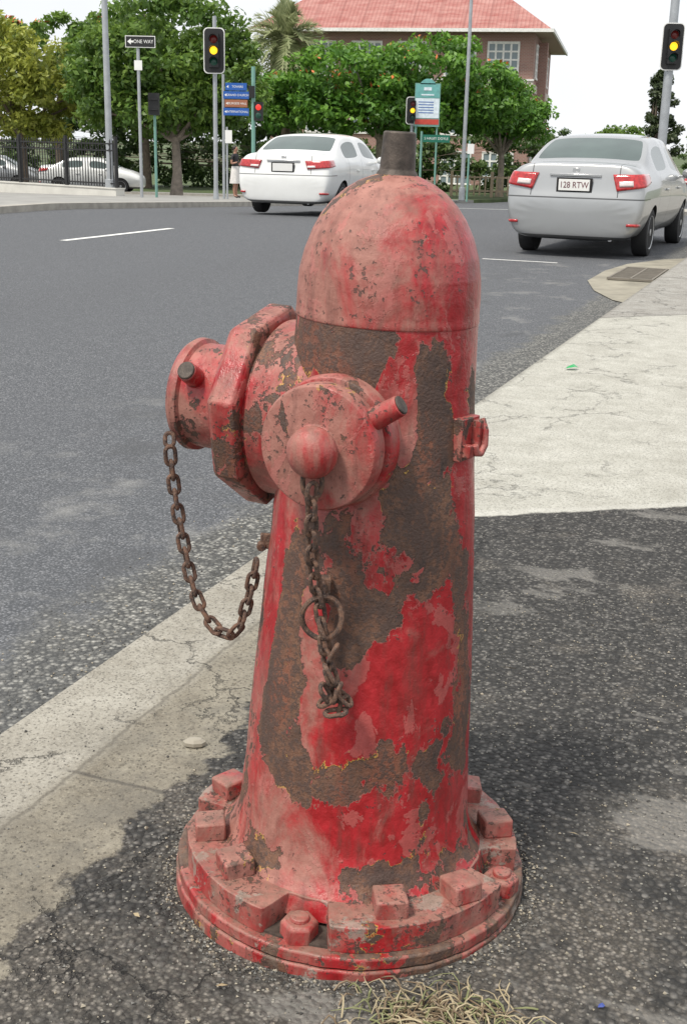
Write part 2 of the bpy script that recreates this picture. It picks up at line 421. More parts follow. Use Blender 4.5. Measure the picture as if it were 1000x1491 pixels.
# ------------------------------------------------------------------ ground
K0 = Vector((-.737, 2.354, 0)); KR = radians(-21.06)
dS = Vector((.3593, .9332, 0)); dW = Vector((.9332, -.3593, 0))
def fr(w_, s_): return K0+dS*s_+dW*w_
def sheet(name, ws, ss, z, mat, skirt=None):
    vs = []; fs = []
    nw, ns = len(ws), len(ss)
    for s_ in ss:
        for w_ in ws:
            y = fr(w_, s_).y; vs.append((w_, s_, z+T(y)))
    for j in range(ns-1):
        for i in range(nw-1):
            fs.append((j*nw+i, j*nw+i+1, (j+1)*nw+i+1, (j+1)*nw+i))
    if skirt:
        loop = [i for i in range(nw)]+[j*nw+nw-1 for j in range(1, ns)]+[(ns-1)*nw+i for i in range(nw-2, -1, -1)]+[j*nw for j in range(ns-2, 0, -1)]
        o = len(vs)
        for i in loop: v = vs[i]; vs.append((v[0], v[1], v[2]-skirt))
        n = len(loop)
        for k in range(n):
            l = (k+1) % n; fs.append((loop[l], loop[k], o+k, o+l))
    me = bpy.data.meshes.new(name); me.from_pydata(vs, [], fs); me.materials.append(mat)
    ob = bpy.data.objects.new(name, me); COL.objects.link(ob)
    ob.location = K0; ob.rotation_euler = (0, 0, KR)
    return ob
def lin(a, b, st):
    n = max(1, int(math.ceil((b-a)/st))); return [a+(b-a)*i/n for i in range(n+1)]

def asphalt_parts(t, o, scale, dark, light, pw=1.8):
    v = t.node('ShaderNodeTexVoronoi', {'feature': 'F1'}, {'Vector': o, 'Scale': scale})
    r, _, _ = t.xyz(v.outputs['Color'])
    f = t.m('POWER', t.ramp(r, .1, 1., 0., 1.), pw)
    c = t.mix(f, dark, light)
    gap = t.ramp(v.outputs['Distance'], .32, .6)
    c = t.mix(t.m('MULTIPLY', gap, .7), c, tuple(x*.4 for x in dark))
    return c, t.m('SUBTRACT', 1., v.outputs['Distance'])

def road_material():
    t = NT('road_asphalt'); o = t.obj(); W, Sx, _ = t.xyz(o)
    c1, h1 = asphalt_parts(t, o, 120, (.080, .086, .096), (.26, .265, .28))
    c2, h2 = asphalt_parts(t, o, 72, (.085, .085, .08), (.42, .41, .37))
    nj = t.noise(o, 3.2, 5, .6)
    band = t.ramp(t.m('ADD', W, t.m('MULTIPLY', t.m('SUBTRACT', nj, .5), .5)), -.50, -.38)
    c = t.mix(band, c1, c2)
    big = t.noise(t.mapv(o, (1, .3, 1)), .8, 5, .6)
    c = t.mix(t.ramp(big, .35, .7, 0, .4), c, (.085, .09, .098))
    c = t.mix(t.ramp(t.noise(o, 26, 5, .75), .5, .72, 0, .45), c, (.05, .053, .058))
    st = t.ramp(t.noise(t.mapv(o, (1, .8, 1), (4, 2, 0)), 1.9, 6, .65), .54, .64)
    near = t.m('MULTIPLY', t.ramp(W, -2.4, -1.3), t.m('SUBTRACT', 1., band))
    c = t.mix(t.m('MULTIPLY', t.m('MULTIPLY', st, near), .4), c, (.28, .275, .26))
    sk = t.ramp(t.noise(t.mapv(o, (1, .8, 1), (9, 5, 0)), 2.4, 6, .65), .56, .64)
    c = t.mix(t.m('MULTIPLY', t.m('MULTIPLY', sk, near), .5), c, (.06, .062, .066))
    edge = t.ramp(t.m('ADD', W, t.m('MULTIPLY', t.m('SUBTRACT', nj, .5), .16)), -.08, -.02)
    c = t.mix(t.m('MULTIPLY', edge, .8), c, (.035, .034, .032))
    c = t.mix(t.ramp(t.m('ABSOLUTE', t.m('ADD', W, 4.6)), .0, .8, .18, 0), c, (.07, .072, .078))
    t.bump(t.m('ADD', t.m('MULTIPLY', h1, .8), t.m('MULTIPLY', t.m('MULTIPLY', h2, band), 1.6)), .8, .005)
    return t.fin(c, .9)
def footpath_material():
    t = NT('footpath_surface'); o = t.obj(); W, Sx, _ = t.xyz(o)
    nj = t.noise(o, 9, 6, .65); nb = t.noise(o, 2.3, 5, .6)
    jit = t.m('MULTIPLY', t.m('SUBTRACT', nj, .5), .16)
    jb = t.m('MULTIPLY', t.m('SUBTRACT', nb, .5), .30)
    ca, ha = asphalt_parts(t, o, 88, (.034, .033, .031), (.19, .18, .165), 2.2)
    Yp = t.m('SUBTRACT', t.m('MULTIPLY', Sx, .9332), t.m('MULTIPLY', W, .3593))
    cd, hd = asphalt_parts(t, t.mapv(o, (1, 1, 1), (3, 3, 0)), 130, (.085, .076, .064), (.32, .29, .25))
    dust_n = t.noise(t.mapv(o, (1, 1, 1), (1.3, 2.2, 0)), 2.6, 8, .7)
    dust = t.ramp(t.m('SUBTRACT', dust_n, t.m('MULTIPLY', t.ramp(Yp, -.45, -.1), .13)), .42, .53, 0, .9)  # dust cut back as Yp grows, so the asphalt there is coloured darker
    c = t.mix(dust, ca, cd)
    c = t.mix(t.ramp(t.noise(o, 30, 5, .75), .5, .7, 0, .5), c, (.035, .033, .03))
    dp = t.ramp(t.noise(t.mapv(o, (.8, 1.5, 1), (6, 2.4, 0)), 2.3, 6, .6), .575, .61, 0, .62)
    c = t.mix(t.m('MULTIPLY', dp, t.ramp(W, .6, .9)), c, t.mix(nj, (.14, .135, .12), (.27, .255, .235)))
    sp = t.ramp(t.voro(t.mapv(o, (1, 1, 1), (7, 1, 0)), 55), .18, .13)
    c = t.mix(t.m('MULTIPLY', sp, .7), c, (.36, .34, .29))
    # broken cracks along the kerb side
    dv = t.node('ShaderNodeVectorMath', {'operation': 'ADD'}, {0: o})
    nv = t.node('ShaderNodeTexNoise', None, {'Vector': o, 'Scale': 7., 'Detail': 5., 'Roughness': .7}).outputs['Color']
    sc_ = t.node('ShaderNodeVectorMath', {'operation': 'SCALE'}, {0: nv, 'Scale': .22}); t.nt.links.new(sc_.outputs[0], dv.inputs[1])
    cr = t.ramp(t.voro(dv.outputs[0], 2.6, 'DISTANCE_TO_EDGE'), .012, .003)
    cr = t.m('MULTIPLY', t.m('MULTIPLY', cr, t.ramp(W, 1.0, .75)), t.ramp(nb, .46, .54))
    c = t.mix(t.m('MULTIPLY', cr, .85), c, (.015, .014, .013))
    def conc(lo, hi, off):
        q = t.mapv(o, (1, 1, 1), (off, 0, 0))
        k = t.mix(t.ramp(t.noise(q, 6, 7, .72), .35, .65), lo, hi)
        k = t.mix(t.ramp(t.voro(q, 100), .36, .2, 0, .8), k, tuple(x*.48 for x in lo))
        k = t.mix(t.ramp(t.noise(q, 75, 4, .75), .5, .68, 0, .7), k, tuple(x*.52 for x in lo))
        k = t.mix(t.ramp(t.noise(q, 130, 3, .75), .55, .7, 0, .6), k, tuple(min(.6, x*1.3) for x in hi))
        return k
    ck = conc((.25, .23, .19), (.38, .36, .31), 2)
    ck2 = conc((.17, .15, .115), (.29, .265, .21), 11)
    ck = t.mix(t.ramp(t.m('ADD', W, t.m('MULTIPLY', jit, .35)), .21, .26), ck, ck2)
    sj = t.m('ABSOLUTE', t.m('SUBTRACT', t.m('FRACT', t.m('ADD', t.m('DIVIDE', t.m('ADD', Sx, t.m('MULTIPLY', jit, .1)), 2.4), .5+.07/2.4)), .5))
    ck = t.mix(t.m('MULTIPLY', t.ramp(sj, .0035, .001, 0, .7), t.ramp(W, .2, .26)), ck, (.05, .045, .04))
    ck = t.mix(t.ramp(t.m('ABSOLUTE', t.m('SUBTRACT', t.m('ADD', W, t.m('MULTIPLY', jit, .3)), .238)), .007, .002, 0, .5), ck, (.08, .07, .055))
    stain = t.ramp(t.noise(t.mapv(o, (1, 1, 1), (8, 8, 0)), 4.5, 6, .7), .48, .60, 0, .65)
    ck = t.mix(t.m('MULTIPLY', stain, t.ramp(W, .1, .4)), ck, (.13, .12, .10))
    ck = t.mix(t.m('MULTIPLY', cr, .5), ck, (.05, .045, .04))
    kerb = t.ramp(t.m('ADD', W, t.m('ADD', jit, jb)), .47, .455)
    c = t.mix(kerb, c, ck)
    cdv = conc((.35, .34, .295), (.48, .47, .42), 5)
    cdv = t.mix(t.ramp(t.voro(t.mapv(o, (1, 1, 1), (3, 9, 0)), 45), .22, .14, 0, .35), cdv, (.18, .16, .12))
    cdv = t.mix(t.ramp(nb, .5, .68, 0, .3), cdv, (.26, .245, .21))
    a1 = t.m('ADD', t.m('SUBTRACT', Sx, t.m('MULTIPLY', W, .67)), t.m('MULTIPLY', jit, .5))
    near_e = t.ramp(a1, 1.66, 1.68)
    a2 = t.m('SUBTRACT', Sx, t.m('MULTIPLY', W, .93))
    far_e = t.ramp(a2, 7.45, 7.47)
    cfar = conc((.24, .225, .20), (.35, .34, .31), 15)
    cfar = t.mix(t.ramp(t.m('SINE', t.m('MULTIPLY', Sx, 2*pi/1.5)), .996, 1, 0, .6), cfar, (.08, .075, .07))
    cdv = t.mix(far_e, cdv, cfar)
    cdv = t.mix(t.ramp(t.m('ABSOLUTE', t.m('SUBTRACT', a2, 7.45)), .03, .01, 0, .7), cdv, (.10, .095, .085))
    cdv = t.mix(t.ramp(t.m('ABSOLUTE', t.m('SUBTRACT', a1, 1.70)), .05, .015, 0, .3), cdv, (.55, .54, .5))
    cdv = t.mix(t.ramp(t.m('ADD', W, t.m('MULTIPLY', jit, .3)), .03, .0, 0, .5), cdv, (.13, .12, .1))
    c = t.mix(near_e, c, cdv)
    asph = t.m('MULTIPLY', t.m('SUBTRACT', 1., kerb), t.m('SUBTRACT', 1., near_e))
    h = t.m('ADD', t.m('MULTIPLY', t.m('MULTIPLY', ha, asph), 1.6), t.m('MULTIPLY', asph, -1.2))
    h = t.m('ADD', h, t.m('MULTIPLY', t.noise(o, 70, 5, .7), .9))
    h = t.m('ADD', h, t.m('MULTIPLY', sp, .6)); h = t.m('SUBTRACT', h, t.m('MULTIPLY', cr, 2.))
    t.bump(h, .9, .007)
    return t.fin(c, .88)
m_road = road_material(); m_foot = footpath_material()
m_far = simple('far_footpath_concrete', (.27, .265, .25), .9, 0, .2, 1.5)
m_grass = simple('grass_green', (.07, .10, .035), .9, 0, .35, .8)
m_white = simple('road_marking_white', (.66, .66, .64), .7, 0, .2, 9)
sheet('ground', lin(-500, 500, 20), lin(-60, 900, 6), -.20, m_grass)
sheet('road', lin(-12.4, .02, 1.2), lin(-8, 42, 1.) + lin(44, 200, 8), -.12, m_road)
sheet('cross_street', lin(-90, -12.4, 4) , lin(37.5, 45, 1.5), -.12, m_road)
sheet('cross_street', lin(0.02, 90, 4), lin(37.5, 45, 1.5), -.12, m_road)
sheet('footpath', [0, .25, .5, 1, 2, 4, 8, 16, 30], lin(-8, 37, 1.), 0, m_foot, skirt=.14)
sheet('far_footpath', lin(-60, -12.4, 3), lin(-8, 37.4, 1.2), -.005, m_far, skirt=.14)
sheet('park_footpath', lin(-90, -12.5, 4), lin(45.1, 49, 1.3), -.005, m_far, skirt=.14)
sheet('park_lawn', lin(-90, -13, 4), lin(49.1, 90, 3), -.001, m_grass, skirt=.14)
m_kerb = simple('kerb_concrete', (.36, .34, .30), .9, 0, .2, 5)
sheet('far_kerb', [-12.62, -12.38], lin(-8, 37.3, 1.2), .004, m_kerb, skirt=.15)
sheet('park_kerb', lin(-60, -12.45, 3), [45.0, 45.25], .004, m_kerb, skirt=.15)
sheet('lane_marking', [-8.2, -8.07], lin(12.3, 15.3, 1), -.116, m_white)
sheet('lane_marking', [-8.0, -7.88], lin(24.5, 27, 1), -.116, m_white)
sheet('parking_bay_marking', [-2.45, -1.5], [13.05, 13.12], -.116, m_white)
sheet('stop_line_marking', [-12, -7.0], [33.5, 33.8], -.116, m_white)
def apron():
    pts = [(0, 9.3), (-.25, 9.6), (-.55, 10.3), (-.78, 11.2), (-.8, 12.4), (-.7, 13.4), (-.4, 14.3), (0, 14.9)]
    vs = [(a, s_, -.112) for a, s_ in pts]
    me = bpy.data.meshes.new('gutter_apron'); me.from_pydata(vs, [], [tuple(range(len(vs)-1, -1, -1))]); me.materials.append(simple('apron_concrete', (.26, .24, .19), .9, 0, .25, 4, .01))
    ob = bpy.data.objects.new('gutter_apron', me); COL.objects.link(ob); ob.location = K0; ob.rotation_euler = (0, 0, KR)
apron()
g = empty('drain_grate', fr(-.36, 12.05)+Vector((0, 0, -.107)), (0, 0, KR))
b = MB(); b.box((0, 0, -.001), (.46, 1.36, .004)); b.build('pit', [simple('pit_black', (.012, .012, .012), .9)], g)
b = MB()
for i in range(12): b.box((0, -.6+i*.109, .012), (.44, .03, .02))
for xx in (-.23, 0, .23): b.box((xx, 0, .0125), (.022, 1.34, .023))
for yy in (-.67, .67): b.box((0, yy, .0125), (.49, .03, .023))
b.build('bars', [simple('grate_iron', (.20, .18, .15), .7, .3)], g)

def grit():
    rnd = random.Random(5); b = MB()
    ico = [(0, 0, 1), (.9, 0, .1), (-.3, .85, .1), (-.6, -.6, .15), (.3, -.2, -.8)]
    fs = [(0, 1, 2), (0, 2, 3), (0, 3, 1), (4, 2, 1), (4, 3, 2), (4, 1, 3)]
    for i in range(11000):
        x = rnd.uniform(-1.0, 1.0); y = rnd.uniform(1.25, 3.3)
        wv = (Vector((x, y, 0))-K0).dot(dW); sv = (Vector((x, y, 0))-K0).dot(dS)
        if wv < .03 or sv-.67*wv > 1.6: continue
        if (wv < .45 and rnd.random() < .8): continue
        if (Vector((x-.025, y-1.885, 0))).length < .315: continue
        r = rnd.choice([.0012, .0016, .002, .0025, .0035]) * rnd.uniform(.8, 1.3)
        if rnd.random() < .015: r = .006
        a = rnd.random()*6.28; sq = rnd.uniform(.5, .9)
        vs = [((v[0]*cos(a)-v[1]*sin(a))*r+x, (v[0]*sin(a)+v[1]*cos(a))*r+y, v[2]*r*sq+r*.3) for v in ico]
        b.add(vs, fs, rnd.choice([0, 0, 1, 2, 2]))
    for i in range(2200):
        a = rnd.uniform(0, 2*pi); rr_ = .311+abs(rnd.gauss(0, .022))
        x = .025+cos(a)*rr_; y = 1.885+sin(a)*rr_; r = rnd.uniform(.0015, .0045)
        sq = rnd.uniform(.5, .9); q = rnd.random()*6.28
        vs = [((v[0]*cos(q)-v[1]*sin(q))*r+x, (v[0]*sin(q)+v[1]*cos(q))*r+y, v[2]*r*sq+r*.3) for v in ico]
        b.add(vs, fs, rnd.choice([0, 1, 2, 2]))
    # coarse chip seal loose at the gutter edge of the road
    for i in range(3000):
        wv = -abs(rnd.gauss(0, .22))-.01; sv = rnd.uniform(-1.6, 4.5)
        p = K0+dS*sv+dW*wv; r = rnd.uniform(.002, .0055); q = rnd.random()*6.28
        vs = [((v[0]*cos(q)-v[1]*sin(q))*r+p.x, (v[0]*sin(q)+v[1]*cos(q))*r+p.y, v[2]*r*.7-.12+r*.3) for v in ico]
        b.add(vs, fs, rnd.choice([0, 1, 2, 0]))
    b.build('loose_gravel', [simple('grit_grey', (.18, .175, .16)), simple('grit_tan', (.34, .30, .23)), simple('grit_dark', (.055, .052, .048))], flat=True)
grit()
def weeds():
    rnd = random.Random(3); b = MB()
    for i in range(240):
        x = .16+rnd.gauss(0, .062); y = 1.495+rnd.gauss(0, .03)
        if (Vector((x-.025, y-1.885, 0))).length < .335: y -= .03
        a = rnd.random()*2*pi; L = rnd.uniform(.015, .07); h = rnd.uniform(.002, .020); pts = []
        bend = rnd.uniform(-1.2, 1.2)
        for k in range(5):
            f = k/4; aa = a+bend*f
            pts.append((x+cos(aa)*L*f, y+sin(aa)*L*f, .003+h*sin(pi*min(1, f*1.1))))
        q = rnd.uniform(.7, 1.6)
        b.tube(pts, [.0011*q, .0012*q, .001*q, .0008*q, .0004], 5, mi=rnd.choice([0, 0, 1, 2]))
    b.build('dry_weeds', [simple('straw', (.36, .30, .19)), simple('straw_green', (.19, .20, .09)), simple('straw_brown', (.18, .13, .08))])
    b = MB(); rr = random.Random(11)
    for (x, y, L, ww) in [(.30, 1.47, .03, .008), (-.17, 1.55, .02, .01), (-.33, 1.72, .018, .007), (.45, 2.0, .02, .008), (.42, 2.75, .05, .004), (.6, 1.62, .015, .007), (-.28, 1.95, .014, .006)]:
        a = rr.random()*6; u = Vector((cos(a), sin(a), .08)); v = Vector((-sin(a), cos(a), 0)); c = Vector((x, y, .008))
        b.add([c-u*L/2, c+v*ww/2+Vector((0, 0, .003)), c+u*L/2, c-v*ww/2], [(0, 1, 2, 3)])
    b.build('fallen_leaves', [simple('dead_leaf', (.34, .27, .16))])
weeds()
def scrap(name, c, s, col):
    b = MB(); c = Vector(c)
    b.add([c+Vector(p)*s for p in [(-1, -.4, 0), (.3, -.7, .3), (1, .1, .1), (.4, .8, .5), (-.5, .6, .15), (0, 0, .5)]], [(0, 1, 5), (1, 2, 5), (2, 3, 5), (3, 4, 5), (4, 0, 5)])
    b.build(name, [simple(name+'_m', col, .4)], flat=True)
scrap('green_litter', (1.32, 7.01, .01), .04, (.02, .30, .09))
scrap('blue_litter', (.408, 1.527, .004), .006, (.04, .07, .30))
b = MB(); c = Vector((-.309, 2.324, .008)); b.sphere(c, .022, 8, 5, 0, (1.2, .7, .55)); b.build('stone', [simple('stone_pale', (.34, .31, .25))], ang=10)

# ------------------------------------------------------------------ generic materials
m_steel = simple('galvanised_pole', (.38, .40, .42), .5, .5, .12, 5)
m_black = simple('black_housing', (.012, .012, .013), .5, 0, .1, 10)
m_whitep = simple('white_paint', (.78, .78, .76), .5, 0, .05, 5)
m_blue = simple('sign_blue', (.02, .10, .38), .4, 0, .06, 5)
m_brown = simple('sign_brown', (.33, .13, .07), .5, 0, .06, 5)
m_green = simple('sign_green', (.01, .14, .09), .4, 0, .06, 5)
m_gpole = simple('green_pole', (.16, .32, .27), .5, 0, .1, 5)
def emis(name, col, st, base):
    t = NT(name); t.set(t.b.inputs['Emission Color'], col); t.b.inputs['Emission Strength'].default_value = st
    return t.fin(base, .3)
m_amber = emis('amber_lit', (1, .55, .02), 1.6, (.6, .3, .02))
m_redoff = emis('red_unlit', (.2, .01, .01), .1, (.09, .008, .006))
m_redon = emis('red_lit', (1, .05, .03), .8, (.3, .02, .02))
m_grnoff = emis('green_unlit', (0, .1, .05), .05, (.008, .05, .035))

def traffic_light(loc, zc, ztop, sc=1., pr=.055, gz=None):
    x, y = loc; g0 = gz if gz is not None else T(y)
    e = empty('traffic_light', (x, y, g0))
    b = MB(); b.cyl((0, .18, 0), (0, .18, ztop-g0), pr*1.15, pr, 16); b.cyl((0, .18, 0), (0, .18, .3), pr*1.5, pr*1.2, 16)
    b.build('pole', [m_steel], e)
    zz = zc-g0; b = MB()
    W, H = .58*sc, 1.18*sc
    def rr(W, H, R):
        pts = []
        for cx, cz, a0 in ((W/2-R, H/2-R, 0), (-W/2+R, H/2-R, 90), (-W/2+R, -H/2+R, 180), (W/2-R, -H/2+R, 270)):
            for k in range(6):
                a = radians(a0+18*k); pts.append((cx+R*cos(a), cz+R*sin(a)))
        return pts
    for (w_, h_, r_, ya, yb, mi) in ((W, H, .12, .03, .045, 1), (W-.05, H-.05, .11, .022, .03, 0)):
        p = rr(w_, h_, r_); n = len(p)
        vs = [(a, ya, zz+c) for a, c in p]+[(a, yb, zz+c) for a, c in p]
        fs = [tuple(range(n-1, -1, -1)), tuple(range(n, 2*n))]+[(i, (i+1) % n, n+(i+1) % n, n+i) for i in range(n)]
        b.add(vs, fs, mi)
    b.box((0, -.04, zz), (.27*sc, .12, .86*sc), 0); b.box((0, .1, zz+.3), (.05, .12, .05)); b.box((0, .1, zz-.3), (.05, .12, .05))
    for k, mi in ((1, 2), (0, 3), (-1, 4)):
        c = Vector((0, -.103, zz+k*.285*sc)); r = .105*sc
        b.lathe([(r, 0), (r*.8, .018), (0.01, .028)], c, (0, -1, 0), 20, mi)
        vs = []; fs = []; m_ = 14
        for q in range(m_+1):
            a = radians(-25+230*q/m_)
            for yy, rr_ in ((0, r*1.12), (-.2*(.35+.65*max(0, sin(a))), r*1.16)):
                vs.append((cos(a)*rr_, c.y+yy, c.z+sin(a)*rr_))
        for q in range(m_): fs.append((2*q, 2*q+1, 2*q+3, 2*q+2))
        b.add(vs, fs, 0)
    b.build('signal_head', [m_black, m_whitep, m_redoff, m_amber, m_grnoff], e, bevel=0)
    return e
traffic_light((-3.81, 35), 3.56, 4.45)
traffic_light((2.36, 50), 2.50, 3.0, sc=.88)
traffic_light((8.40, 34), 3.85, 7.5, pr=.11)
b = MB(); b.lathe([(1.0, -.2), (1.0, .0), (.93, .02)], (8.46, 34.2, T(34)), (0, 0, 1), 30); b.build('traffic_island', [m_kerb])
y = 36; e = empty('one_way_sign', (-6.05, y, T(y)))
b = MB(); b.cyl((0, 0, 0), (0, 0, 4.05), .045, .045, 14)
b.box((.08, -.06, 4.22), (.84, .02, .31), 1); b.box((.08, -.072, 4.22), (.80, .006, .27), 2)
b.add([(-.28, -.078, 4.22), (-.18, -.078, 4.30), (-.18, -.078, 4.14)], [(0, 2, 1)], 1); b.box((-.15, -.078, 4.22), (.08, .006, .05), 1)
b.box((0, -.03, 3.6), (.22, .03, .26), 1)
b.build('pole_and_plates', [m_steel, m_whitep, m_black], e)
text('lettering', 'ONE WAY', .135, (.17, -.079, 4.22), (pi/2, 0, 0), m_whitep, e, sx=.88)
y = 36.4; e = empty('pedestrian_signal', (-5.7, y, T(y)))
b = MB(); b.cyl((0, .1, 0), (0, .1, 2.5), .04, .04, 12); b.box((0, 0, 2.6), (.3, .22, .6), 1); b.box((0, -.13, 2.73), (.26, .1, .03), 1); b.box((0, -.13, 2.45), (.26, .1, .03), 1); b.build('post_and_head', [m_gpole, m_black], e)
def street_lamp(x, y, r, h, name='street_lamp'):
    e = empty(name, (x, y, T(y))); b = MB()
    b.cyl((0, 0, 0), (0, 0, h), r, r*.6, 18); b.cyl((0, 0, 0), (0, 0, .5), r*1.5, r*1.45, 18)
    b.tube([(0, 0, h), (.4, 0, h+.5), (1.4, 0, h+.8), (2.2, 0, h+.82)], [r*.55, r*.45, r*.4, r*.4], 10)
    b.box((2.5, 0, h+.8), (.7, .26, .12)); b.build('pole_arm_lantern', [m_steel], e, bevel=.01)
street_lamp(-7.45, 38.6, .11, 10.5); street_lamp(4.46, 50, .085, 12)
y = 37; e = empty('direction_sign', (-3.45, y, T(y))); g0 = T(y)
b = MB(); b.cyl((-.32, 0, 0), (-.32, 0, 3.5), .04, .04, 12)
for zc, w_, mi in ((2.72, .62, 1), (2.49, .74, 1), (2.26, .66, 2), (2.03, .74, 1)):
    b.box((.06, -.05, zc-g0), (w_, .02, .21), mi); b.box((.06, -.062, zc-g0), (w_-.03, .004, .185), mi)
    b.add([(.06-w_/2+.03, -.066, zc-g0), (.06-w_/2+.09, -.066, zc-g0+.04), (.06-w_/2+.09, -.066, zc-g0-.04)], [(0, 2, 1)], 3)
b.build('post_and_blades', [m_steel, m_blue, m_brown, m_whitep], e)
for zc, tx in ((2.72, 'TOWERS'), (2.49, 'GRAND CHURCH'), (2.26, 'BURGESS HALL'), (2.03, 'INTERNATIONAL')):
    text('lettering', tx, .085, (.10, -.066, zc-g0), (pi/2, 0, 0), m_whitep, e, sx=.95)
y = 40; e = empty('pedestrian_signal', (-3.13, y, T(y))); g0 = T(y); b = MB()
b.cyl((0, 0, 0), (0, 0, 3.45-g0), .065, .065, 14); b.box((.17, -.06, 2.12-g0), (.28, .2, .56), 1); b.lathe([(.09, 0), (.05, .02)], (.17, -.165, 2.24-g0), (0, -1, 0), 14, 2); b.lathe([(.09, 0), (.05, .02)], (.17, -.165, 1.99-g0), (0, -1, 0), 14, 3)
b.box((-.05, -.03, 2.7-g0), (.2, .2, .35), 1)
b.build('post_and_head', [m_gpole, m_black, m_redon, m_grnoff], e)
y = 50; e = empty('bus_stop_sign', (2.93, y, T(y))); g0 = T(y); b = MB()
b.cyl((-.42, .05, 0), (-.42, .05, 3.5-g0), .05, .05, 12); b.cyl((.42, .05, 0), (.42, .05, 1.9-g0), .04, .04, 12)
b.box((0, 0, 2.72-g0), (1.0, .05, 1.62), 0); b.lathe([(.34, 0), (.34, .05)], (0, .025, 3.36-g0), (0, -1, 0), 28, 1)
b.box((0, -.03, 3.24-g0), (.94, .01, .50), 1); b.box((0, -.03, 2.6-g0), (.94, .01, .74), 2); b.box((0, -.03, 2.09-g0), (.94, .01, .2), 3)
for i in range(5): b.box((-.05, -.037, 2.83-i*.1-g0), (.6, .006, .03), 4)
b.box((0, -.04, 3.32-g0), (.3, .01, .12), 2); b.box((0, -.04, 3.1-g0), (.5, .01, .05), 2)
b.build('panel', [m_gpole, simple('sign_teal', (.14, .38, .36), .5), simple('sign_pale', (.66, .75, .80), .5), simple('sign_red', (.5, .06, .04), .5), m_blue], e)
y = 49; e = empty('street_name_sign', (2.75, y, T(y))); g0 = T(y); b = MB()
b.cyl((-.05, 0, 0), (-.05, 0, 1.72-g0), .045, .045, 12); b.box((.52, -.05, 1.46-g0), (1.05, .02, .28), 1); b.build('post_and_blade', [m_gpole, m_green], e)
text('lettering', 'S HALEY DOYLE', .13, (.52, -.064, 1.46-g0), (pi/2, 0, 0), m_whitep, e)
y = 45; e = empty('parking_sign', (4.2, y, T(y))); g0 = T(y); b = MB()
b.cyl((0, 0, 0), (0, 0, 1.4-g0), .035, .035, 10); b.box((.05, -.045, 1.12-g0), (.24, .015, .34), 1); b.build('post_and_plate', [m_gpole, m_whitep], e)
y = 36.5; e = empty('parking_sign', (-3.2, y, T(y))); g0 = T(y); b = MB()
b.cyl((-.42, 0, 0), (-.42, 0, 1.6-g0), .03, .03, 10); b.box((-.37, -.045, 1.33-g0), (.2, .015, .36), 1); b.build('post_and_plate', [m_steel, m_whitep], e)

A = Vector((-7.2, 38.3, 0)); B = Vector((-17, 46, 0)); L = (B-A).length; dd = (B-A).normalized()
e = empty('iron_fence', A+Vector((0, 0, -.25)), (0, 0, atan2(dd.y, dd.x)))
b = MB(); n = int(L/.13)
for i in range(n+1):
    xx = i*L/n
    if i % 18 == 0: b.box((xx, 0, .74), (.09, .09, 1.55))
    else:
        b.box((xx, 0, .70), (.022, .022, 1.34)); b.lathe([(.024, 0), (.002, .07)], (xx, 0, 1.37), (0, 0, 1), 4)
for zz in (.12, 1.1, 1.3): b.box((L/2, 0, zz), (L, .045, .04))
for i in range(n):
    if i % 2 == 0:
        xx = (i+.5)*L/n; b.tube([(xx+.05*cos(a), 0, 1.2+.07*sin(a)) for a in [2*pi*k/10 for k in range(10)]], .01, 4, True)
b.build('bars_rails_posts', [m_black], e)
e = empty('retaining_wall', A, (0, 0, atan2(dd.y, dd.x))); b = MB(); b.box((L/2, 0, -.62), (L+.3, .35, .7)); b.box((L/2, 0, -.265), (L+.34, .4, .03)); b.build('wall', [simple('wall_white', (.55, .54, .5), .9, 0, .1, 2)], e)

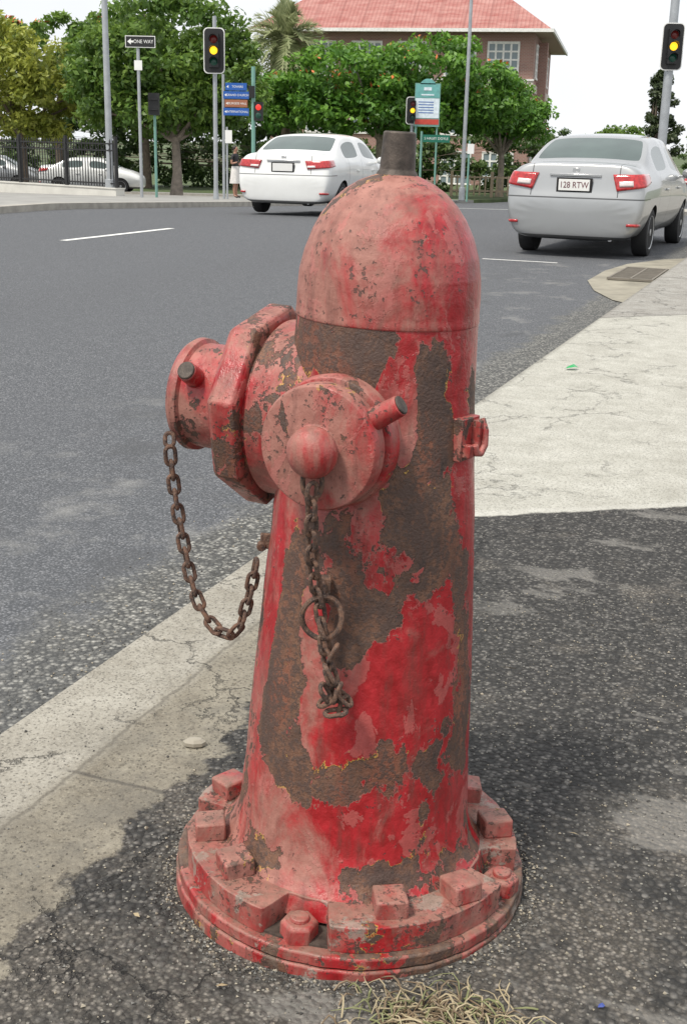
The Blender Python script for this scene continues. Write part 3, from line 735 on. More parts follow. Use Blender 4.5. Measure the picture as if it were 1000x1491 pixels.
# ------------------------------------------------------------------ person
def person():
    y = 40.8; e = empty('woman', (-3.78, y, T(y)-.005), (0, 0, radians(65)))
    J = [  # facing -Y local
        ((0, 0, .93), .135, .10), ((0, .01, 1.08), .115, .085), ((0, .01, 1.22), .135, .095), ((0, .01, 1.34), .10, .075), ((0, .0, 1.41), .048, .048), ((0, -.01, 1.47), .05, .055), ((0, -.015, 1.52), .07, .085), ((0, -.01, 1.575), .065, .08), ((0, -.005, 1.62), .03, .04),
        ((.085, 0, .86), .085, .085), ((.09, -.01, .50), .055, .055), ((.09, .03, .30), .05, .05), ((.09, .02, .08), .033, .035), ((.095, -.06, .035), .032, .03), ((.1, -.13, .025), .03, .02),
        ((-.085, 0, .86), .085, .085), ((-.09, -.03, .50), .055, .055), ((-.09, -.0, .30), .05, .05), ((-.09, -.01, .08), .033, .035), ((-.095, -.09, .035), .032, .03), ((-.1, -.16, .025), .03, .02),
        ((.165, .01, 1.335), .048, .05), ((.205, .02, 1.08), .036, .036), ((.18, -.12, .90), .026, .026), ((.165, -.17, .86), .03, .018),
        ((-.165, .01, 1.335), .048, .05), ((-.21, .03, 1.08), .036, .036), ((-.17, -.14, 1.12), .026, .026), ((-.12, -.19, 1.15), .03, .018)]
    E = [(0, 1), (1, 2), (2, 3), (3, 4), (4, 5), (5, 6), (6, 7), (7, 8), (0, 9), (9, 10), (10, 11), (11, 12), (12, 13), (13, 14), (0, 15), (15, 16), (16, 17), (17, 18), (18, 19), (19, 20), (3, 21), (21, 22), (22, 23), (23, 24), (3, 25), (25, 26), (26, 27), (27, 28)]
    for palm, d in ((24, Vector((-.1, -.75, -.65))), (28, Vector((.8, -.5, .1)))):
        p = Vector(J[palm][0]); d.normalize(); sd_ = d.cross(Vector((0, 0, 1))).normalized()
        for k, ln in enumerate((.055, .065, .06, .045)):
            i = len(J); q = p+sd_*(.027-.018*k)+d*.03
            J.append((tuple(q), .009, .009)); J.append((tuple(q+d*ln*.5+Vector((0, 0, -.008))), .008, .008)); J.append((tuple(q+d*ln*.85+Vector((0, 0, -.025))), .007, .007))
            E += [(palm, i), (i, i+1), (i+1, i+2)]
        i = len(J); q = p+sd_*.035-d*.01
        J.append((tuple(q), .01, .01)); J.append((tuple(q+d*.03+sd_*.015), .008, .008)); E += [(palm, i), (i, i+1)]
    me = bpy.data.meshes.new('body'); me.from_pydata([j[0] for j in J], E, [])
    ob = bpy.data.objects.new('body', me); COL.objects.link(ob); ob.parent = e
    sk = ob.modifiers.new('skin', 'SKIN'); sk.use_smooth_shade = True
    for i, j in enumerate(J): me.skin_vertices[0].data[i].radius = (j[1], j[2])
    me.skin_vertices[0].data[0].use_root = True
    ob.modifiers.new('sub', 'SUBSURF').render_levels = 1
    t = NT('skin_and_top'); o = t.obj(); X, Y, Z = t.xyz(o)
    top = t.m('MULTIPLY', t.m('MULTIPLY', t.ramp(Z, .92, .925), t.ramp(Z, 1.405, 1.40)), t.m('MAXIMUM', t.ramp(t.m('ABSOLUTE', X), .17, .165), t.ramp(Z, 1.2, 1.205)))
    c = t.mix(top, (.36, .19, .13), (.015, .014, .018)); c = t.mix(t.ramp(Z, .06, .055), c, (.03, .02, .02)); me.materials.append(t.fin(c, .6))
    b = MB(); N = 28; rows = [(.135, .115, 1.0), (.165, .14, .90), (.18, .15, .78), (.2, .165, .6), (.215, .18, .46)]; vs = []; fs = []
    for a_, b_, z in rows:
        for i in range(N):
            a = 2*pi*i/N; k = 1+.06*sin(a*7)*(1-z)*1.6; vs.append((a_*cos(a)*k, b_*sin(a)*k-.005, z))
    for j in range(len(rows)-1):
        for i in range(N): fs.append((j*N+i, j*N+(i+1) % N, (j+1)*N+(i+1) % N, (j+1)*N+i))
    b.add(vs, fs); b.build('skirt', [simple('skirt_cloth', (.62, .60, .58), .8, 0, .12, 20)], e, ang=80)
    b = MB(); b.sphere((0, .022, 1.565), .082, 18, 12, 0, (.93, 1.05, 1.0)); b.sphere((0, .085, 1.53), .045, 12, 8, 0, (1, .9, 1.1)); b.build('hair', [simple('hair_dark', (.02, .013, .01), .5)], e, ang=80)
    b = MB(); b.sphere((0, -.098, 1.515), .013, 8, 6, 0, (.8, 1.2, 1.3)); b.sphere((.072, -.005, 1.52), .014, 8, 6, 0, (.5, .8, 1.3)); b.sphere((-.072, -.005, 1.52), .014, 8, 6, 0, (.5, .8, 1.3)); b.box((0, -.088, 1.482), (.035, .008, .008), 1)
    b.sphere((.026, -.086, 1.54), .008, 8, 6, 2); b.sphere((-.026, -.086, 1.54), .008, 8, 6, 2)
    b.build('face', [simple('skin_face', (.36, .19, .13)), simple('lips', (.28, .07, .06)), m_black], e)
person()

# ------------------------------------------------------------------ cars
def car_paint(name, col, metal, L, kz):
    t = NT(name); o = t.obj(); X, Y, Z0 = t.xyz(o); Z = t.m('DIVIDE', Z0, kz)
    ay = t.m('ABSOLUTE', Y)
    def line(v, c, w_=.008): return t.ramp(t.m('ABSOLUTE', t.m('SUBTRACT', v, c)), w_, w_*.6)
    dz = t.m('MULTIPLY', t.m('GREATER_THAN', Z, .33), t.m('LESS_THAN', Z, 1.0)); side = t.m('MULTIPLY', dz, t.m('GREATER_THAN', ay, .62))
    ln = t.m('MULTIPLY', t.m('MAXIMUM', t.m('MAXIMUM', line(X, L*.27), line(X, L*.455)), line(X, L*.68)), side)
    tr = t.m('MULTIPLY', line(ay, .56), t.m('MULTIPLY', t.m('LESS_THAN', X, .60), t.m('GREATER_THAN', Z, .74)))
    bz = t.m('MULTIPLY', line(Z, .72, .010), t.m('LESS_THAN', X, .5))
    sill = t.m('LESS_THAN', Z, .27)
    d = t.m('MAXIMUM', t.m('MAXIMUM', ln, tr), t.m('MAXIMUM', bz, sill))
    c = t.mix(t.m('MULTIPLY', d, .85), col, (.02, .02, .02))
    dirt = t.ramp(t.noise(o, 3, 5), .4, .7, 0, .1); c = t.mix(dirt, c, (.25, .24, .22))
    t.b.inputs['Coat Weight'].default_value = .8; t.b.inputs['Coat Roughness'].default_value = .05
    return t.fin(c, .35, metal)
tg = NT('car_glass'); tg.b.inputs['Specular IOR Level'].default_value = .6; m_glass = tg.fin(tg.mix(tg.noise(tg.obj(), 2), (.04, .055, .055), (.10, .14, .13)), .04)
m_tyre = simple('tyre_rubber', (.018, .018, .019), .85, 0, .2, 30)
m_arim = simple('alloy_rim', (.42, .43, .44), .35, .7, .1, 5)
tt = NT('tail_lamp_red'); tt.b.inputs['Coat Weight'].default_value = 1.; m_tail = tt.fin(tt.mix(tt.ramp(tt.noise(tt.obj(), 30), .4, .6), (.30, .006, .008), (.50, .02, .02)), .15)
m_lampw = simple('lamp_clear', (.7, .62, .60), .15, .2, .1, 10)
m_under = simple('under_dark', (.012, .012, .012), .9)
m_plate = simple('plate_white', (.72, .72, .70), .5, 0, .04, 5); m_ptext = simple('plate_text', (.12, .02, .03), .5)
m_chrome = simple('chrome', (.55, .55, .56), .2, .9, .05)

def car(name, loc, heading_deg, paint, L=4.54, W=1.76, H=1.47, plate=None, z=None, style=0):
    """local +x forward, rear at x=0"""
    kx = L/4.54; ky = W/1.76*1.025; kz = H/1.47*1.045
    g0 = (z if z is not None else -.12+T(loc[1]))
    rot = radians(90-heading_deg); e = empty(name, (loc[0], loc[1], g0), (0, 0, rot))
    ST = [(-.02, .64, .74, .70, .27, .42, .60, .60, .68, .69),
          (.02, .74, .82, .80, .23, .46, .70, .66, .76, .77),
          (.07, .76, .85, .83, .22, .52, .86, .70, 1.00, 1.01),
          (.10, .77, .87, .85, .21, .55, .93, .73, 1.09, 1.105),
          (.20, .78, .875, .855, .21, .57, .945, .74, 1.105, 1.13),
          (.60, .78, .88, .86, .2, .6, .95, .75, 1.10, 1.14),
          (.98, .78, .885, .865, .2, .62, .955, .70, 1.28, 1.315),
          (1.38, .78, .885, .865, .2, .62, .955, .635, 1.415, 1.455),
          (2.12, .78, .885, .865, .2, .62, .945, .635, 1.45, 1.495),
          (2.80, .78, .885, .86, .2, .61, .935, .62, 1.40, 1.45),
          (3.20, .78, .885, .855, .2, .61, .92, .66, 1.22, 1.28),
          (3.58, .77, .88, .845, .2, .6, .91, .72, .99, 1.04),
          (4.05, .75, .865, .80, .2, .58, .83, .64, .91, .95),
          (4.40, .67, .79, .69, .2, .52, .69, .54, .77, .79),
          (4.54, .46, .57, .51, .26, .45, .58, .42, .63, .64)]
    vs = []; rings = []
    for s_ in ST:
        x, wb, wm, ws, zb, zm, zs, wt, zte, zt = s_
        half = [(wb*.6, zb), (wb, zb+.02), (wm, zm), (wm*.998, (zm+zs)/2+.02), (ws, zs), (wt, zte), (wt*.6, zt-.008)]
        ring = [(0, zb)]+half+[(0, zt)]+[(-a, c) for a, c in reversed(half)]
        idx = []
        for a, c in ring: idx.append(len(vs)); vs.append((x*kx, a*ky, c*kz))
        rings.append(idx)
    n = len(rings[0]); fs = []; tags = []
    for j in range(len(rings)-1):
        for i in range(n):
            k = (i+1) % n; fs.append((rings[j][i], rings[j+1][i], rings[j+1][k], rings[j][k]))
            ii = i if i < 8 else 15-i
            tag = None
            if ii == 5 and 6 <= j <= 9: tag = 'side'
            if ii in (6, 7) and j in (5, 6): tag = 'rear'
            if ii in (6, 7) and j in (9, 10): tag = 'front'
            tags.append(tag)
    fs.append(tuple(reversed(rings[0]))); fs.append(tuple(rings[-1])); tags += [None, None]
    import bmesh
    bm = bmesh.new(); bv = [bm.verts.new(v) for v in vs]; bf = []
    for f in fs: bf.append(bm.faces.new([bv[i] for i in f]))
    bmesh.ops.recalc_face_normals(bm, faces=bm.faces)
    bm.faces.ensure_lookup_table()
    groups = {'rear': [], 'front': [], 'sideA': [], 'sideB': [], 'sideC': [], 'sideD': []}
    for f, t_ in zip(bf, tags):
        if t_ == 'side':
            c = f.calc_center_median(); fr_ = c.x/kx < 2.12
            groups[('sideA' if c.y > 0 else 'sideB') if fr_ else ('sideC' if c.y > 0 else 'sideD')].append(f)
        elif t_: groups[t_].append(f)
    for g, fl in groups.items():
        if not fl: continue
        bmesh.ops.inset_region(bm, faces=fl, thickness=.035 if g in ('rear', 'front') else .03, depth=-.006, use_boundary=True)
        for f in fl: f.material_index = 1
    cl = bm.edges.layers.float.get('crease_edge') or bm.edges.layers.float.new('crease_edge')
    for ed in bm.edges:
        a, c = ed.verts[0].co, ed.verts[1].co
        if abs(a.x-c.x) < .01 and a.x < .15*kx and a.x > .08*kx and min(a.z, c.z) > 1.0*kz: ed[cl] = .5
    me = bpy.data.meshes.new('bodyshell'); bm.to_mesh(me); bm.free()
    for m_ in (paint, m_glass, m_under): me.materials.append(m_)
    tmp = bpy.data.objects.new('bodyshell', me); COL.objects.link(tmp)
    ss = tmp.modifiers.new('s', 'SUBSURF'); ss.levels = 3; ss.render_levels = 3
    cut = MB(); ax = (.92*kx, 3.62*kx)
    for x in ax:
        for sy in (-1, 1): cut.cyl((x, sy*.62*ky, .31), (x, sy*1.1*ky, .31), .355, .355, 40)
    cu = cut.build('cut', [m_under], None)
    bo = tmp.modifiers.new('b', 'BOOLEAN'); bo.operation = 'DIFFERENCE'; bo.object = cu; bo.solver = 'EXACT'
    try: bo.material_mode = 'TRANSFER'
    except Exception: pass
    bpy.context.view_layer.update()
    dg = bpy.context.evaluated_depsgraph_get()
    me2 = bpy.data.meshes.new_from_object(tmp.evaluated_get(dg))
    bpy.data.objects.remove(tmp); bpy.data.objects.remove(cu)
    me2.polygons.foreach_set('use_smooth', [True]*len(me2.polygons)); me2.set_sharp_from_angle(angle=radians(40))
    bo_ = bpy.data.objects.new('bodyshell', me2); COL.objects.link(bo_); bo_.parent = e
    b = MB()
    for x in ax:
        for sy in (-1, 1):
            yo = sy*.845*ky; d = (0, sy, 0); o_ = (x, sy*.65*ky, .31)
            wd = abs(yo)-.65*ky
            b.lathe([(.2, 0), (.30, .0), (.315, .03), (.315, wd-.035), (.30, wd-.005), (.24, wd+.004), (.215, wd-.01)], o_, d, 36, 0)
            b.lathe([(.218, wd-.006), (.205, wd-.004), (.19, wd-.05), (.03, wd-.04)], o_, d, 36, 2)
            for q in range(7):
                a = 2*pi*q/7; c = Vector((x+cos(a)*.11, sy*(.65*ky+wd-.02), .31+sin(a)*.11))
                b.box(c, (.2, .022, .045), 1, Matrix.Rotation(-a, 3, 'Y'))
            b.lathe([(.05, wd-.03), (.045, wd-.002), (.01, wd)], o_, d, 16, 1)
            b.lathe([(.222, wd-.012), (.218, wd+.002), (.205, wd-.004), (.2, wd-.02)], o_, d, 36, 1)
    b.build('wheels', [m_tyre, m_arim, m_under], e)
    from mathutils.bvhtree import BVHTree
    bvh = BVHTree.FromPolygons([v.co.copy() for v in me2.vertices], [tuple(p.vertices) for p in me2.polygons])
    def patch(nm, poly, sx, res, mat, off=.012):
        vsP = []; fsP = []
        nu, nz_ = res
        for j in range(nz_+1):
            for i in range(nu+1):
                u = i/nu; v = j/nz_
                a0 = poly[0][0]+(poly[1][0]-poly[0][0])*u; a1 = poly[3][0]+(poly[2][0]-poly[3][0])*u
                z0 = poly[0][1]+(poly[1][1]-poly[0][1])*u; zz1 = poly[3][1]+(poly[2][1]-poly[3][1])*u
                a = radians(a0+(a1-a0)*v); z_ = z0+(zz1-z0)*v
                org = Vector((.75*kx, 0, z_*kz)); d_ = Vector((-cos(a), sin(a)*sx, 0))
                far = org+d_*3; hit = bvh.ray_cast(far, -d_)
                p = hit[0]+hit[1].normalized()*off*(1 if hit[1].dot(d_) > 0 else -1) if hit[0] else org+d_*.8
                vsP.append(p)
        for j in range(nz_):
            for i in range(nu): q = j*(nu+1)+i; fsP.append((q, q+1, q+nu+2, q+nu+1))
        bb = MB(); bb.add(vsP, fsP); o = bb.build(nm, [mat], e, ang=60)
        so_ = o.modifiers.new('s', 'SOLIDIFY'); so_.thickness = .02; so_.offset = 0
        return o
    for sx in (-1, 1):
        if style == 0:
            patch('tail_lamp', [(37, .80), (70, .90), (70, 1.0), (35, .99)], sx, (14, 6), m_tail)
            patch('tail_lamp_lens', [(39, .85), (47, .86), (47, .92), (39, .91)], sx, (6, 3), m_lampw, .024)
        else:
            patch('tail_lamp', [(33, .83), (66, .89), (66, .99), (31, .975)], sx, (14, 6), m_tail)
            patch('tail_lamp_lens', [(33, .855), (41, .86), (41, .895), (33, .89)], sx, (6, 3), m_lampw, .024)
        patch('rear_reflector', [(43, .40), (53, .40), (53, .43), (43, .43)], sx, (6, 2), m_tail, .010)
    def rearx(z_, y_=0):
        h = bvh.ray_cast(Vector((-2, y_, z_)), Vector((1, 0, 0))); return h[0].x if h[0] else 0
    b = MB(); zp = .86*kz; xr = min(rearx(zp+.06), rearx(zp-.06))
    b.box((xr-.014, 0, zp), (.02, .40, .14), 0); b.box((xr-.003, 0, zp), (.012, .46, .18), 1)
    b.box((rearx(.975*kz)-.010, 0, .975*kz), (.03, .66, .03), 2)
    b.box((rearx(1.035*kz)-.004, 0, 1.035*kz), (.01, .09, .05), 2)
    b.cyl((.06, -.5, .25), (.25, -.5, .25), .03, .03, 12, 2)
    b.build('plate_and_trim', [m_plate, m_under, m_chrome], e, bevel=.003)
    if plate: text('plate_lettering', plate, .108, (xr-.0255, 0, zp-.002), (pi/2, 0, -pi/2), m_ptext, e, .001, .86)
    b = MB()
    for sy in (-1, 1):
        b.sphere((3.05*kx, sy*.97*ky, .98*kz), .1, 14, 10, 0, (.7, 1.05, .75)); b.box((3.07*kx, sy*.88*ky, .94*kz), (.06, .12, .035), 0)
    for x in (1.75, 2.75):
        for sy in (-1, 1):
            h = bvh.ray_cast(Vector((x*kx, sy*2, .80*kz)), Vector((0, -sy, 0)))
            if h[0]: b.box((x*kx, h[0].y+sy*.015, .80*kz), (.17, .03, .03), 0)
    b.build('mirrors_and_handles', [paint], e, bevel=.004)
    b = MB(); b.box((2.2*kx, 0, .42), (3.6*kx, 1.1*ky, .36)); b.build('underbody', [m_under], e)
    return e
p_silver = car_paint('silver_car_paint', (.38, .39, .395), .6, 4.54, 1.045)
p_white = car_paint('white_car_paint', (.72, .73, .72), 0, 4.8, 1.05)
p_darkc = car_paint('dark_car_paint', (.02, .03, .05), .2, 4.5, 1.045)
car('silver_sedan_car', (2.84, 15.9), 23, p_silver, plate='128 RTW', H=1.49)
car('white_sedan_car', (-1.30, 23.6), 17, p_white, L=4.8, W=1.83, H=1.46, style=1)
car('parked_white_car', (-13.6, 55), 90, p_white, L=4.5, W=1.75, H=1.42, z=T(55)-.05)
car('parked_silver_car', (-18.6, 57), 90, p_silver, L=4.5, W=1.75, H=1.45, z=T(57)-.02)
car('dark_car', (11.2, 40), 60, p_darkc, L=4.4, W=1.75, H=1.45)

# ------------------------------------------------------------------ trees
def leafmat(name, dark, mid, light):
    t = NT(name); o = t.obj(); r = t.attr('rnd')
    n = t.noise(o, .9, 3)
    c = t.mix(t.ramp(n, .35, .65), dark, mid); c = t.mix(t.ramp(r, .35, 1., 0, .9), c, light)
    t.set(t.b.inputs['Base Color'], c); t.b.inputs['Roughness'].default_value = .5
    tr = t.node('ShaderNodeBsdfTranslucent', None, {'Color': t.mix(.5, c, light)})
    ms = t.node('ShaderNodeMixShader', None, {0: .35}); t.nt.links.new(t.b.outputs[0], ms.inputs[1]); t.nt.links.new(tr.outputs[0], ms.inputs[2]); t.nt.links.new(ms.outputs[0], t.out.inputs[0])
    return t.mat
m_bark = simple('bark', (.13, .10, .075), .9, 0, .35, 6, .02)
m_barkp = simple('bark_pale', (.26, .22, .18), .9, 0, .3, 6, .02)
L_mid = leafmat('leaves_green', (.045, .10, .015), (.09, .18, .03), (.22, .34, .06))
L_yel = leafmat('leaves_yellow_green', (.13, .17, .025), (.23, .28, .04), (.42, .44, .08))
L_dark = leafmat('leaves_dark', (.025, .055, .014), (.05, .10, .024), (.12, .19, .045))
L_poi = leafmat('leaves_poinciana', (.035, .10, .012), (.075, .20, .022), (.20, .39, .05))
L_con = leafmat('leaves_conifer', (.02, .035, .015), (.035, .06, .022), (.08, .11, .04))
m_flower = simple('orange_flowers', (.55, .15, .04), .6, 0, .3, 5)
def tree(name, base, crowns, ncl, nlf, lsize, lm, bark=None, trunk=(.2, 1.5), flower=0, seed=1, clr=(.4, .75), flat=.5, trunk_lean=(0, 0)):
    R = random.Random(seed); x0, y0 = base; g = T(y0)-.05
    e = empty(name, (x0, y0, g)); clumps = []
    for q in range(ncl):
        c = crowns[q % len(crowns)]
        while True:
            p = Vector((R.uniform(-1, 1), R.uniform(-1, 1), R.uniform(-1, 1)))
            if .25 < p.length < 1: break
        p = p.normalized()*(p.length**.45)
        k = 1+.22*mnoise.noise(Vector((p.x*2+seed, p.y*2, p.z*2)))
        clumps.append((Vector((c[0]+p.x*c[3]*k, c[1]+p.y*c[4]*k, c[2]-g+p.z*c[5]*k)), R.uniform(*clr)))
    vs = []; fs = []; rn = []; mi = []
    for cc, cr in clumps:
        br = R.uniform(-.25, .25)
        for k in range(nlf):
            d = Vector((R.gauss(0, 1), R.gauss(0, 1), R.gauss(0, .8))).normalized()
            rr = cr*(R.random()**.4); p = cc+Vector((d.x*rr, d.y*rr, d.z*rr*.7))
            nrm = (d*.5+Vector((R.uniform(-1, 1), R.uniform(-1, 1), R.uniform(-.2, 1.2)))).normalized()
            a, b_, _ = basis(nrm); s_ = lsize*R.uniform(.6, 1.3); th = R.random()*6.28
            u = (a*cos(th)+b_*sin(th))*s_; v = (b_*cos(th)-a*sin(th))*s_*flat
            i = len(vs); vs += [tuple(p-u), tuple(p-v*.9), tuple(p+u), tuple(p+v)]
            fs.append((i, i+1, i+2, i+3)); rn.append(max(0, min(1, R.random()*.6+.25+br+d.z*.2)))
            isf = flower and d.z > .35 and R.random() < flower and mnoise.noise(cc*.5) > .02
            mi.append(1 if isf else 0)
    me = bpy.data.meshes.new('foliage'); me.from_pydata(vs, [], fs); me.materials.append(lm); me.materials.append(m_flower)
    me.polygons.foreach_set('material_index', mi)
    at = me.attributes.new('rnd', 'FLOAT', 'FACE'); at.data.foreach_set('value', rn)
    ob = bpy.data.objects.new('foliage', me); COL.objects.link(ob); ob.parent = e
    b = MB(); tr, th = trunk; top = Vector((trunk_lean[0], trunk_lean[1], th-g))
    b.tube([(0, 0, 0), (top.x*.3+.05, top.y*.3, top.z*.4), (top.x, top.y, top.z)], [tr*1.5, tr, tr*.85], 12)
    lim = R.sample(clumps, min(14, len(clumps)))
    for cc, cr in lim:
        mid = top.lerp(cc, .5)+Vector((R.uniform(-.2, .2), R.uniform(-.2, .2), R.uniform(0, .35)))
        b.tube([top-Vector((0, 0, .15)), mid, cc], [tr*.55, tr*.3, tr*.1], 8)
    b.build('trunk_and_limbs', [bark or m_bark], e)
    return e
tree('broadleaf_tree', (-12.6, 48), [(-.3, 0, 3.2, 2.6, 2, 1.9), (-1.5, 0, 3.8, 2, 2, 1.7), (1.0, .2, 2.6, 1.6, 1.5, 1.3)], 130, 110, .12, L_yel, seed=2, trunk=(.15, 1.4))
tree('flame_tree', (-14.5, 62), [(0, 0, 5.2, 3.6, 2.5, 1.9), (3, 0, 4.9, 3, 2, 2.2)], 120, 90, .17, L_mid, flower=.12, seed=3, trunk=(.2, 2.5))
tree('large_leafy_tree', (-6.45, 46), [(-.3, 0, 4.3, 3.0, 2.4, 2.0), (-2.0, 0, 3.4, 1.7, 1.8, 1.6), (1.6, 0, 3.2, 1.5, 1.6, 1.7), (-.5, 0, 2.4, 3, 2, .9)], 260, 110, .13, L_mid, seed=4, trunk=(.17, 1.3), bark=m_barkp)
tree('poinciana_tree', (1.3, 58), [(-1.5, 0, 4.0, 3.4, 3, 1.3), (2.3, 0, 4.5, 3.4, 3, 1.3), (-3.6, 0, 3.0, 2.7, 2, 1.2), (4.6, 0, 3.2, 2, 2, 1.3), (1.5, -.5, 2.8, 3.5, 2, 1.1), (-1, -.5, 2.6, 3, 2, 1)], 350, 100, .145, L_poi, flower=.09, seed=5, trunk=(.22, 1.5), clr=(.45, .8), bark=m_barkp)
tree('poinciana_tree', (7.5, 63), [(0, 0, 2.9, 2.1, 2, 1.2), (1.0, 0, 2.5, 1.5, 1.5, .9), (-1.5, 0, 3.2, 1.5, 1.5, 1)], 90, 100, .13, L_poi, flower=.05, seed=6, trunk=(.16, .9), bark=m_barkp)
tree('broadleaf_tree', (-10.5, 64), [(0, 0, 4.3, 4, 2.5, 2.8), (5, 0, 3.0, 3.0, 2.5, 1.6)], 150, 90, .18, L_dark, seed=7, trunk=(.2, 1.5))
tree('conifer_tree', (13.3, 55), [(0, 0, 1.7, .95, .9, 1.3), (0, 0, 2.9, .6, .6, 1.1), (0, 0, 3.8, .3, .3, .7)], 70, 110, .09, L_con, seed=8, trunk=(.12, 1.2), clr=(.18, .35))
tree('distant_tree', (19.5, 90), [(0, 0, 1.8, 2.2, 2, 1.0), (-2.5, 0, 1.2, 1.8, 2, .8)], 60, 80, .16, L_mid, seed=9, trunk=(.15, .8))
def hedge(name, x0, x1, y, zt, n, lm, seed):
    R = random.Random(seed); cr = []
    for i in range(8):
        x = x0+(x1-x0)*(i+.5)/8; cr.append((x, R.uniform(-.6, .6), (zt+T(y))/2+R.uniform(-.2, .2), (x1-x0)/12, 1, (zt-T(y))/2))
    tree(name, (0, y), cr, n, 80, .16, lm, seed=seed, trunk=(.05, -.3))
hedge('hedge', -24, -7, 67, 2.4, 150, L_dark, 21); hedge('hedge', -7.5, 11, 68, 1.7, 170, L_dark, 22)
def palm():
    y = 60; e = empty('palm_tree', (-3.2, y, T(y))); g = T(y); R = random.Random(4); b = MB()
    b.tube([(0, 0, 0), (.05, 0, 3), (0, 0, 5.9-g)], [.28, .22, .25], 12); b.build('trunk', [m_bark], e)
    vs = []; fs = []; rn = []; zc = 5.8-g
    for q in range(120):
        az = R.random()*2*pi; el = radians(R.uniform(-55, 88)); L = R.uniform(2.2, 3.0)
        dr = R.uniform(.6, 1.1); prev = None; N = 20
        for k in range(N+1):
            f = k/N; r_ = L*f
            px = cos(el)*r_*.95; pz = sin(el)*r_-dr*.55*r_*r_/L
            p = Vector((cos(az)*px, sin(az)*px, zc+pz)); 
            if prev is not None:
                tng = (p-prev).normalized(); sdv = tng.cross(Vector((0, 0, 1))).normalized(); upv = sdv.cross(tng)
                for s_ in (-1, 1):
                    ll = .62*sin(pi*min(1, f*.9+.12))+.05
                    tip = p+sdv*s_*ll*.6+tng*ll*.8+upv*ll*R.uniform(-.1, .35)
                    i = len(vs); vs += [tuple(p-tng*.06), tuple(p+tng*.06), tuple(tip)]; fs.append((i, i+1, i+2)); rn.append(R.random())
                i = len(vs); vs += [tuple(prev-sdv*.03), tuple(prev+sdv*.03), tuple(p+sdv*.03), tuple(p-sdv*.03)]; fs.append((i, i+1, i+2, i+3)); rn.append(.9)
            prev = p
    me = bpy.data.meshes.new('fronds'); me.from_pydata(vs, [], fs); me.materials.append(leafmat('palm_leaves', (.18, .22, .10), (.27, .32, .15), (.46, .48, .27)))
    at = me.attributes.new('rnd', 'FLOAT', 'FACE'); at.data.foreach_set('value', rn)
    ob = bpy.data.objects.new('fronds', me); COL.objects.link(ob); ob.parent = e
palm()

# ------------------------------------------------------------------ buildings
def brickmat():
    t = NT('brick_wall'); o = t.obj(); X, Y, Z = t.xyz(o)
    v = t.node('ShaderNodeCombineXYZ', None, {0: t.m('ADD', X, Y), 1: Z, 2: 0.}).outputs[0]
    br = t.node('ShaderNodeTexBrick', None, {'Vector': v, 'Scale': 1., 'Mortar Size': .012, 'Brick Width': .24, 'Row Height': .086, 'Color1': (.33, .17, .135, 1), 'Color2': (.25, .13, .105, 1), 'Mortar': (.36, .30, .27, 1)})
    c = t.mix(t.ramp(t.noise(o, .7, 5), .35, .65, 0, .4), br.outputs[0], (.36, .22, .18))
    return t.fin(c, .9)
m_brick = brickmat()
def roofmat():
    t = NT('corrugated_red_roof'); o = t.obj(); X, Y, Z = t.xyz(o)
    wv = t.m('SINE', t.m('MULTIPLY', X, 2*pi/.25)); h = wv
    c = t.mix(t.ramp(t.noise(t.mapv(o, (.6, 2, 1)), 1.2, 6, .7), .35, .65), (.32, .10, .085), (.46, .24, .21))
    c = t.mix(t.ramp(t.m('SINE', t.m('MULTIPLY', X, 2*pi/1.6)), .9, 1, 0, .35), c, (.2, .07, .06))
    c = t.mix(t.ramp(wv, -1, 1, .22, 0), c, (.2, .06, .05))
    t.bump(h, .5, .05); return t.fin(c, .7)
m_roof = roofmat()
e = empty('brick_building', (11.2, 80, 0), (0, 0, radians(-12)))
Wd, Dp = 17., 18.; zg, ze = -1.4, 8.1
m_cream = simple('roughcast_cream', (.55, .50, .44), .9, 0, .1, 2); m_frame = simple('window_frame_white', (.74, .73, .70), .6)
m_pane = NT('window_pane'); m_pane = m_pane.fin((.20, .25, .27), .08)
b = MB(); b.box((-Wd/2, Dp/2, (zg+ze)/2), (Wd, Dp, ze-zg)); b.build('walls', [m_brick], e)
b = MB(); ov = 1.1
hr = 6.0; x0, x1, y0, y1 = -Wd-ov, ov, -ov, Dp+ov
zr = ze+hr; run = 8.5
vs = [(x0, y0, ze), (x1, y0, ze), (x1, y1, ze), (x0, y1, ze), (x0+run, y0+run, zr), (x1-run, y0+run, zr), (x1-run, y1-run, zr), (x0+run, y1-run, zr)]
b.add(vs, [(0, 1, 5, 4), (1, 2, 6, 5), (2, 3, 7, 6), (3, 0, 4, 7), (4, 5, 6, 7)]); b.build('roof', [m_roof], e, flat=True)
b = MB(); b.box(((x0+x1)/2, (y0+y1)/2, ze-.06), (x1-x0, y1-y0, .1), 1)
b.box(((x0+x1)/2, y0-.06, ze-.06), (x1-x0+.2, .12, .2), 0); b.box((x1+.06, (y0+y1)/2, ze-.06), (.12, y1-y0, .2), 0)
b.build('eaves_and_gutter', [m_frame, simple('soffit', (.42, .33, .26), .8)], e)
b = MB()
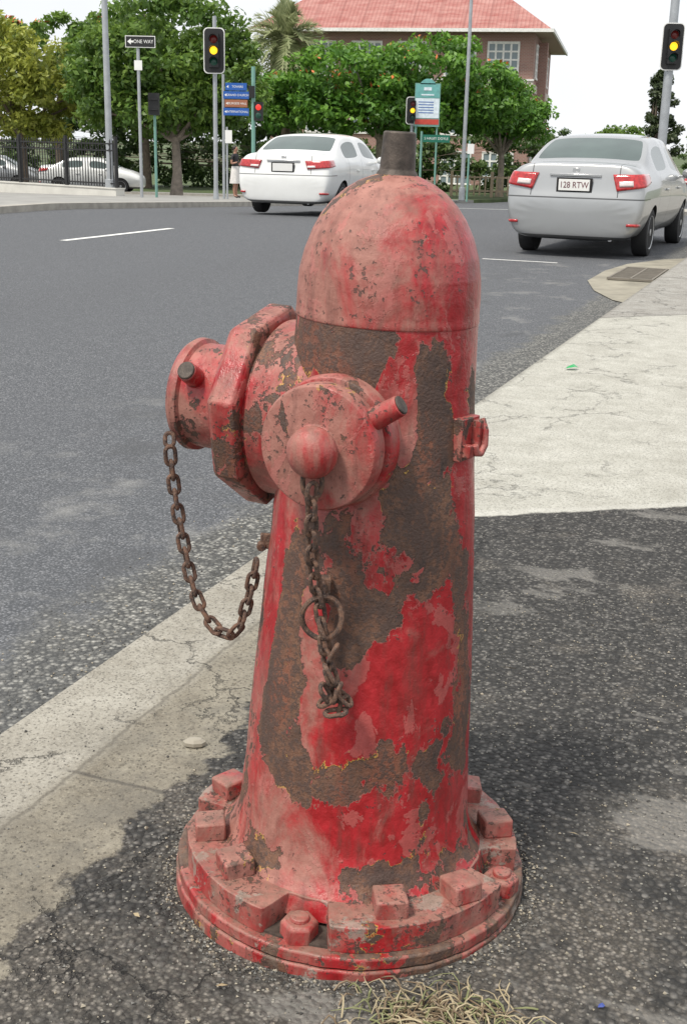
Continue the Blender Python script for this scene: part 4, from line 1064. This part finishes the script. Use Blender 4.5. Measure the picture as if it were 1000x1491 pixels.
def window(b, cx, z, w_, h_, face):
    def P(a, d, zz): return (a, -d, zz) if face == 'f' else (d, a, zz)
    def bx(a, d, zz, sa, sd_, sz, mi): b.box(P(a, d, zz), (sa, sd_, sz) if face == 'f' else (sd_, sa, sz), mi)
    bx(cx, .01, z, w_, .04, h_, 1)
    bx(cx, .05, z-h_/2-.06, w_+.3, .12, .12, 0); bx(cx, .05, z+h_/2+.05, w_+.1, .08, .1, 0)
    nx = max(2, int(w_/.45))
    for i in range(nx+1): bx(cx-w_/2+i*w_/nx, .045, z, .12, .06, h_, 0)
    for j in range(5): bx(cx, .042, z-h_/2+j*h_/4, w_, .05, .10, 0)
for zz in (6.4, 2.9, -.2):
    for cx in (-1.9, -4.6, -7.6, -10.6, -13.6): window(b, cx, zz, 1.9, 1.95, 'f')
    for cy in (2.2, 6, 10, 14): window(b, cy, zz, 1.5, 1.9, 's')
b.box((-Wd/2, -.03, 4.75), (Wd+.1, .08, .9), 2); b.box((.03, Dp/2, 4.75), (.08, Dp+.1, .5), 2)
b.box((-Wd/2, -.06, 5.22), (Wd+.2, .14, .1), 0); b.box((-2.0, -.035, 4.0), (2.4, .06, .6), 2)
b.box((.25, 4.2, 3.2), (.7, .9, 9), 3)
b.build('windows_and_bands', [m_frame, m_pane, m_cream, m_brick], e)
e = empty('timber_fence', (5.0, 62, T(62))); b = MB()
for i in range(15): b.box((i*.28, 0, .55), (.08, .03, .95))
for zz in (.3, .95): b.box((2, .04, zz), (4.2, .05, .08))
for i in range(3): b.box((i*2, .05, .6), (.14, .12, 1.25))
b.build('pickets_rails', [simple('timber', (.34, .27, .19), .9)], e)
def white_house(x, y, w_, d, h, rh, name='white_house'):
    e = empty(name, (x, y, T(y)), (0, 0, radians(-21))); b = MB()
    b.box((w_/2, d/2, h/2-.2), (w_, d, h), 0)
    b.add([(-.5, -.5, h-.2), (w_+.5, -.5, h-.2), (w_+.5, d+.5, h-.2), (-.5, d+.5, h-.2), (w_/2, .5, h+rh), (w_/2, d-.5, h+rh)], [(0, 1, 4), (1, 2, 5, 4), (2, 3, 5), (3, 0, 4, 5)], 1)
    for k in range(int(h//3)):
        for i in range(4):
            b.box((-.01, 1.5+i*3, 1.4+k*3), (.06, 1.2, 1.4), 2); b.box((1.5+i*2.6, -.01, 1.4+k*3), (1.2, .06, 1.4), 2)
            b.box((-.04, 1.5+i*3, 1.4+k*3), (.04, .06, 1.4), 3); b.box((1.5+i*2.6, -.04, 1.4+k*3), (.06, .04, 1.4), 3); b.box((1.5+i*2.6, -.05, .66+k*3), (1.4, .1, .08), 3)
    b.build('walls_roof_windows', [m_cream, simple(name+'_roof', (.35, .34, .33)), m_pane, m_frame], e, flat=True)
white_house(16.4, 58, 12, 14, 3.3, 1.5); white_house(24, 84, 14, 14, 6.0, 2)
hedge('distant_trees', 12, 60, 130, 3.0, 200, L_dark, 31); hedge('distant_trees', -60, -22, 80, 4, 150, L_dark, 32)
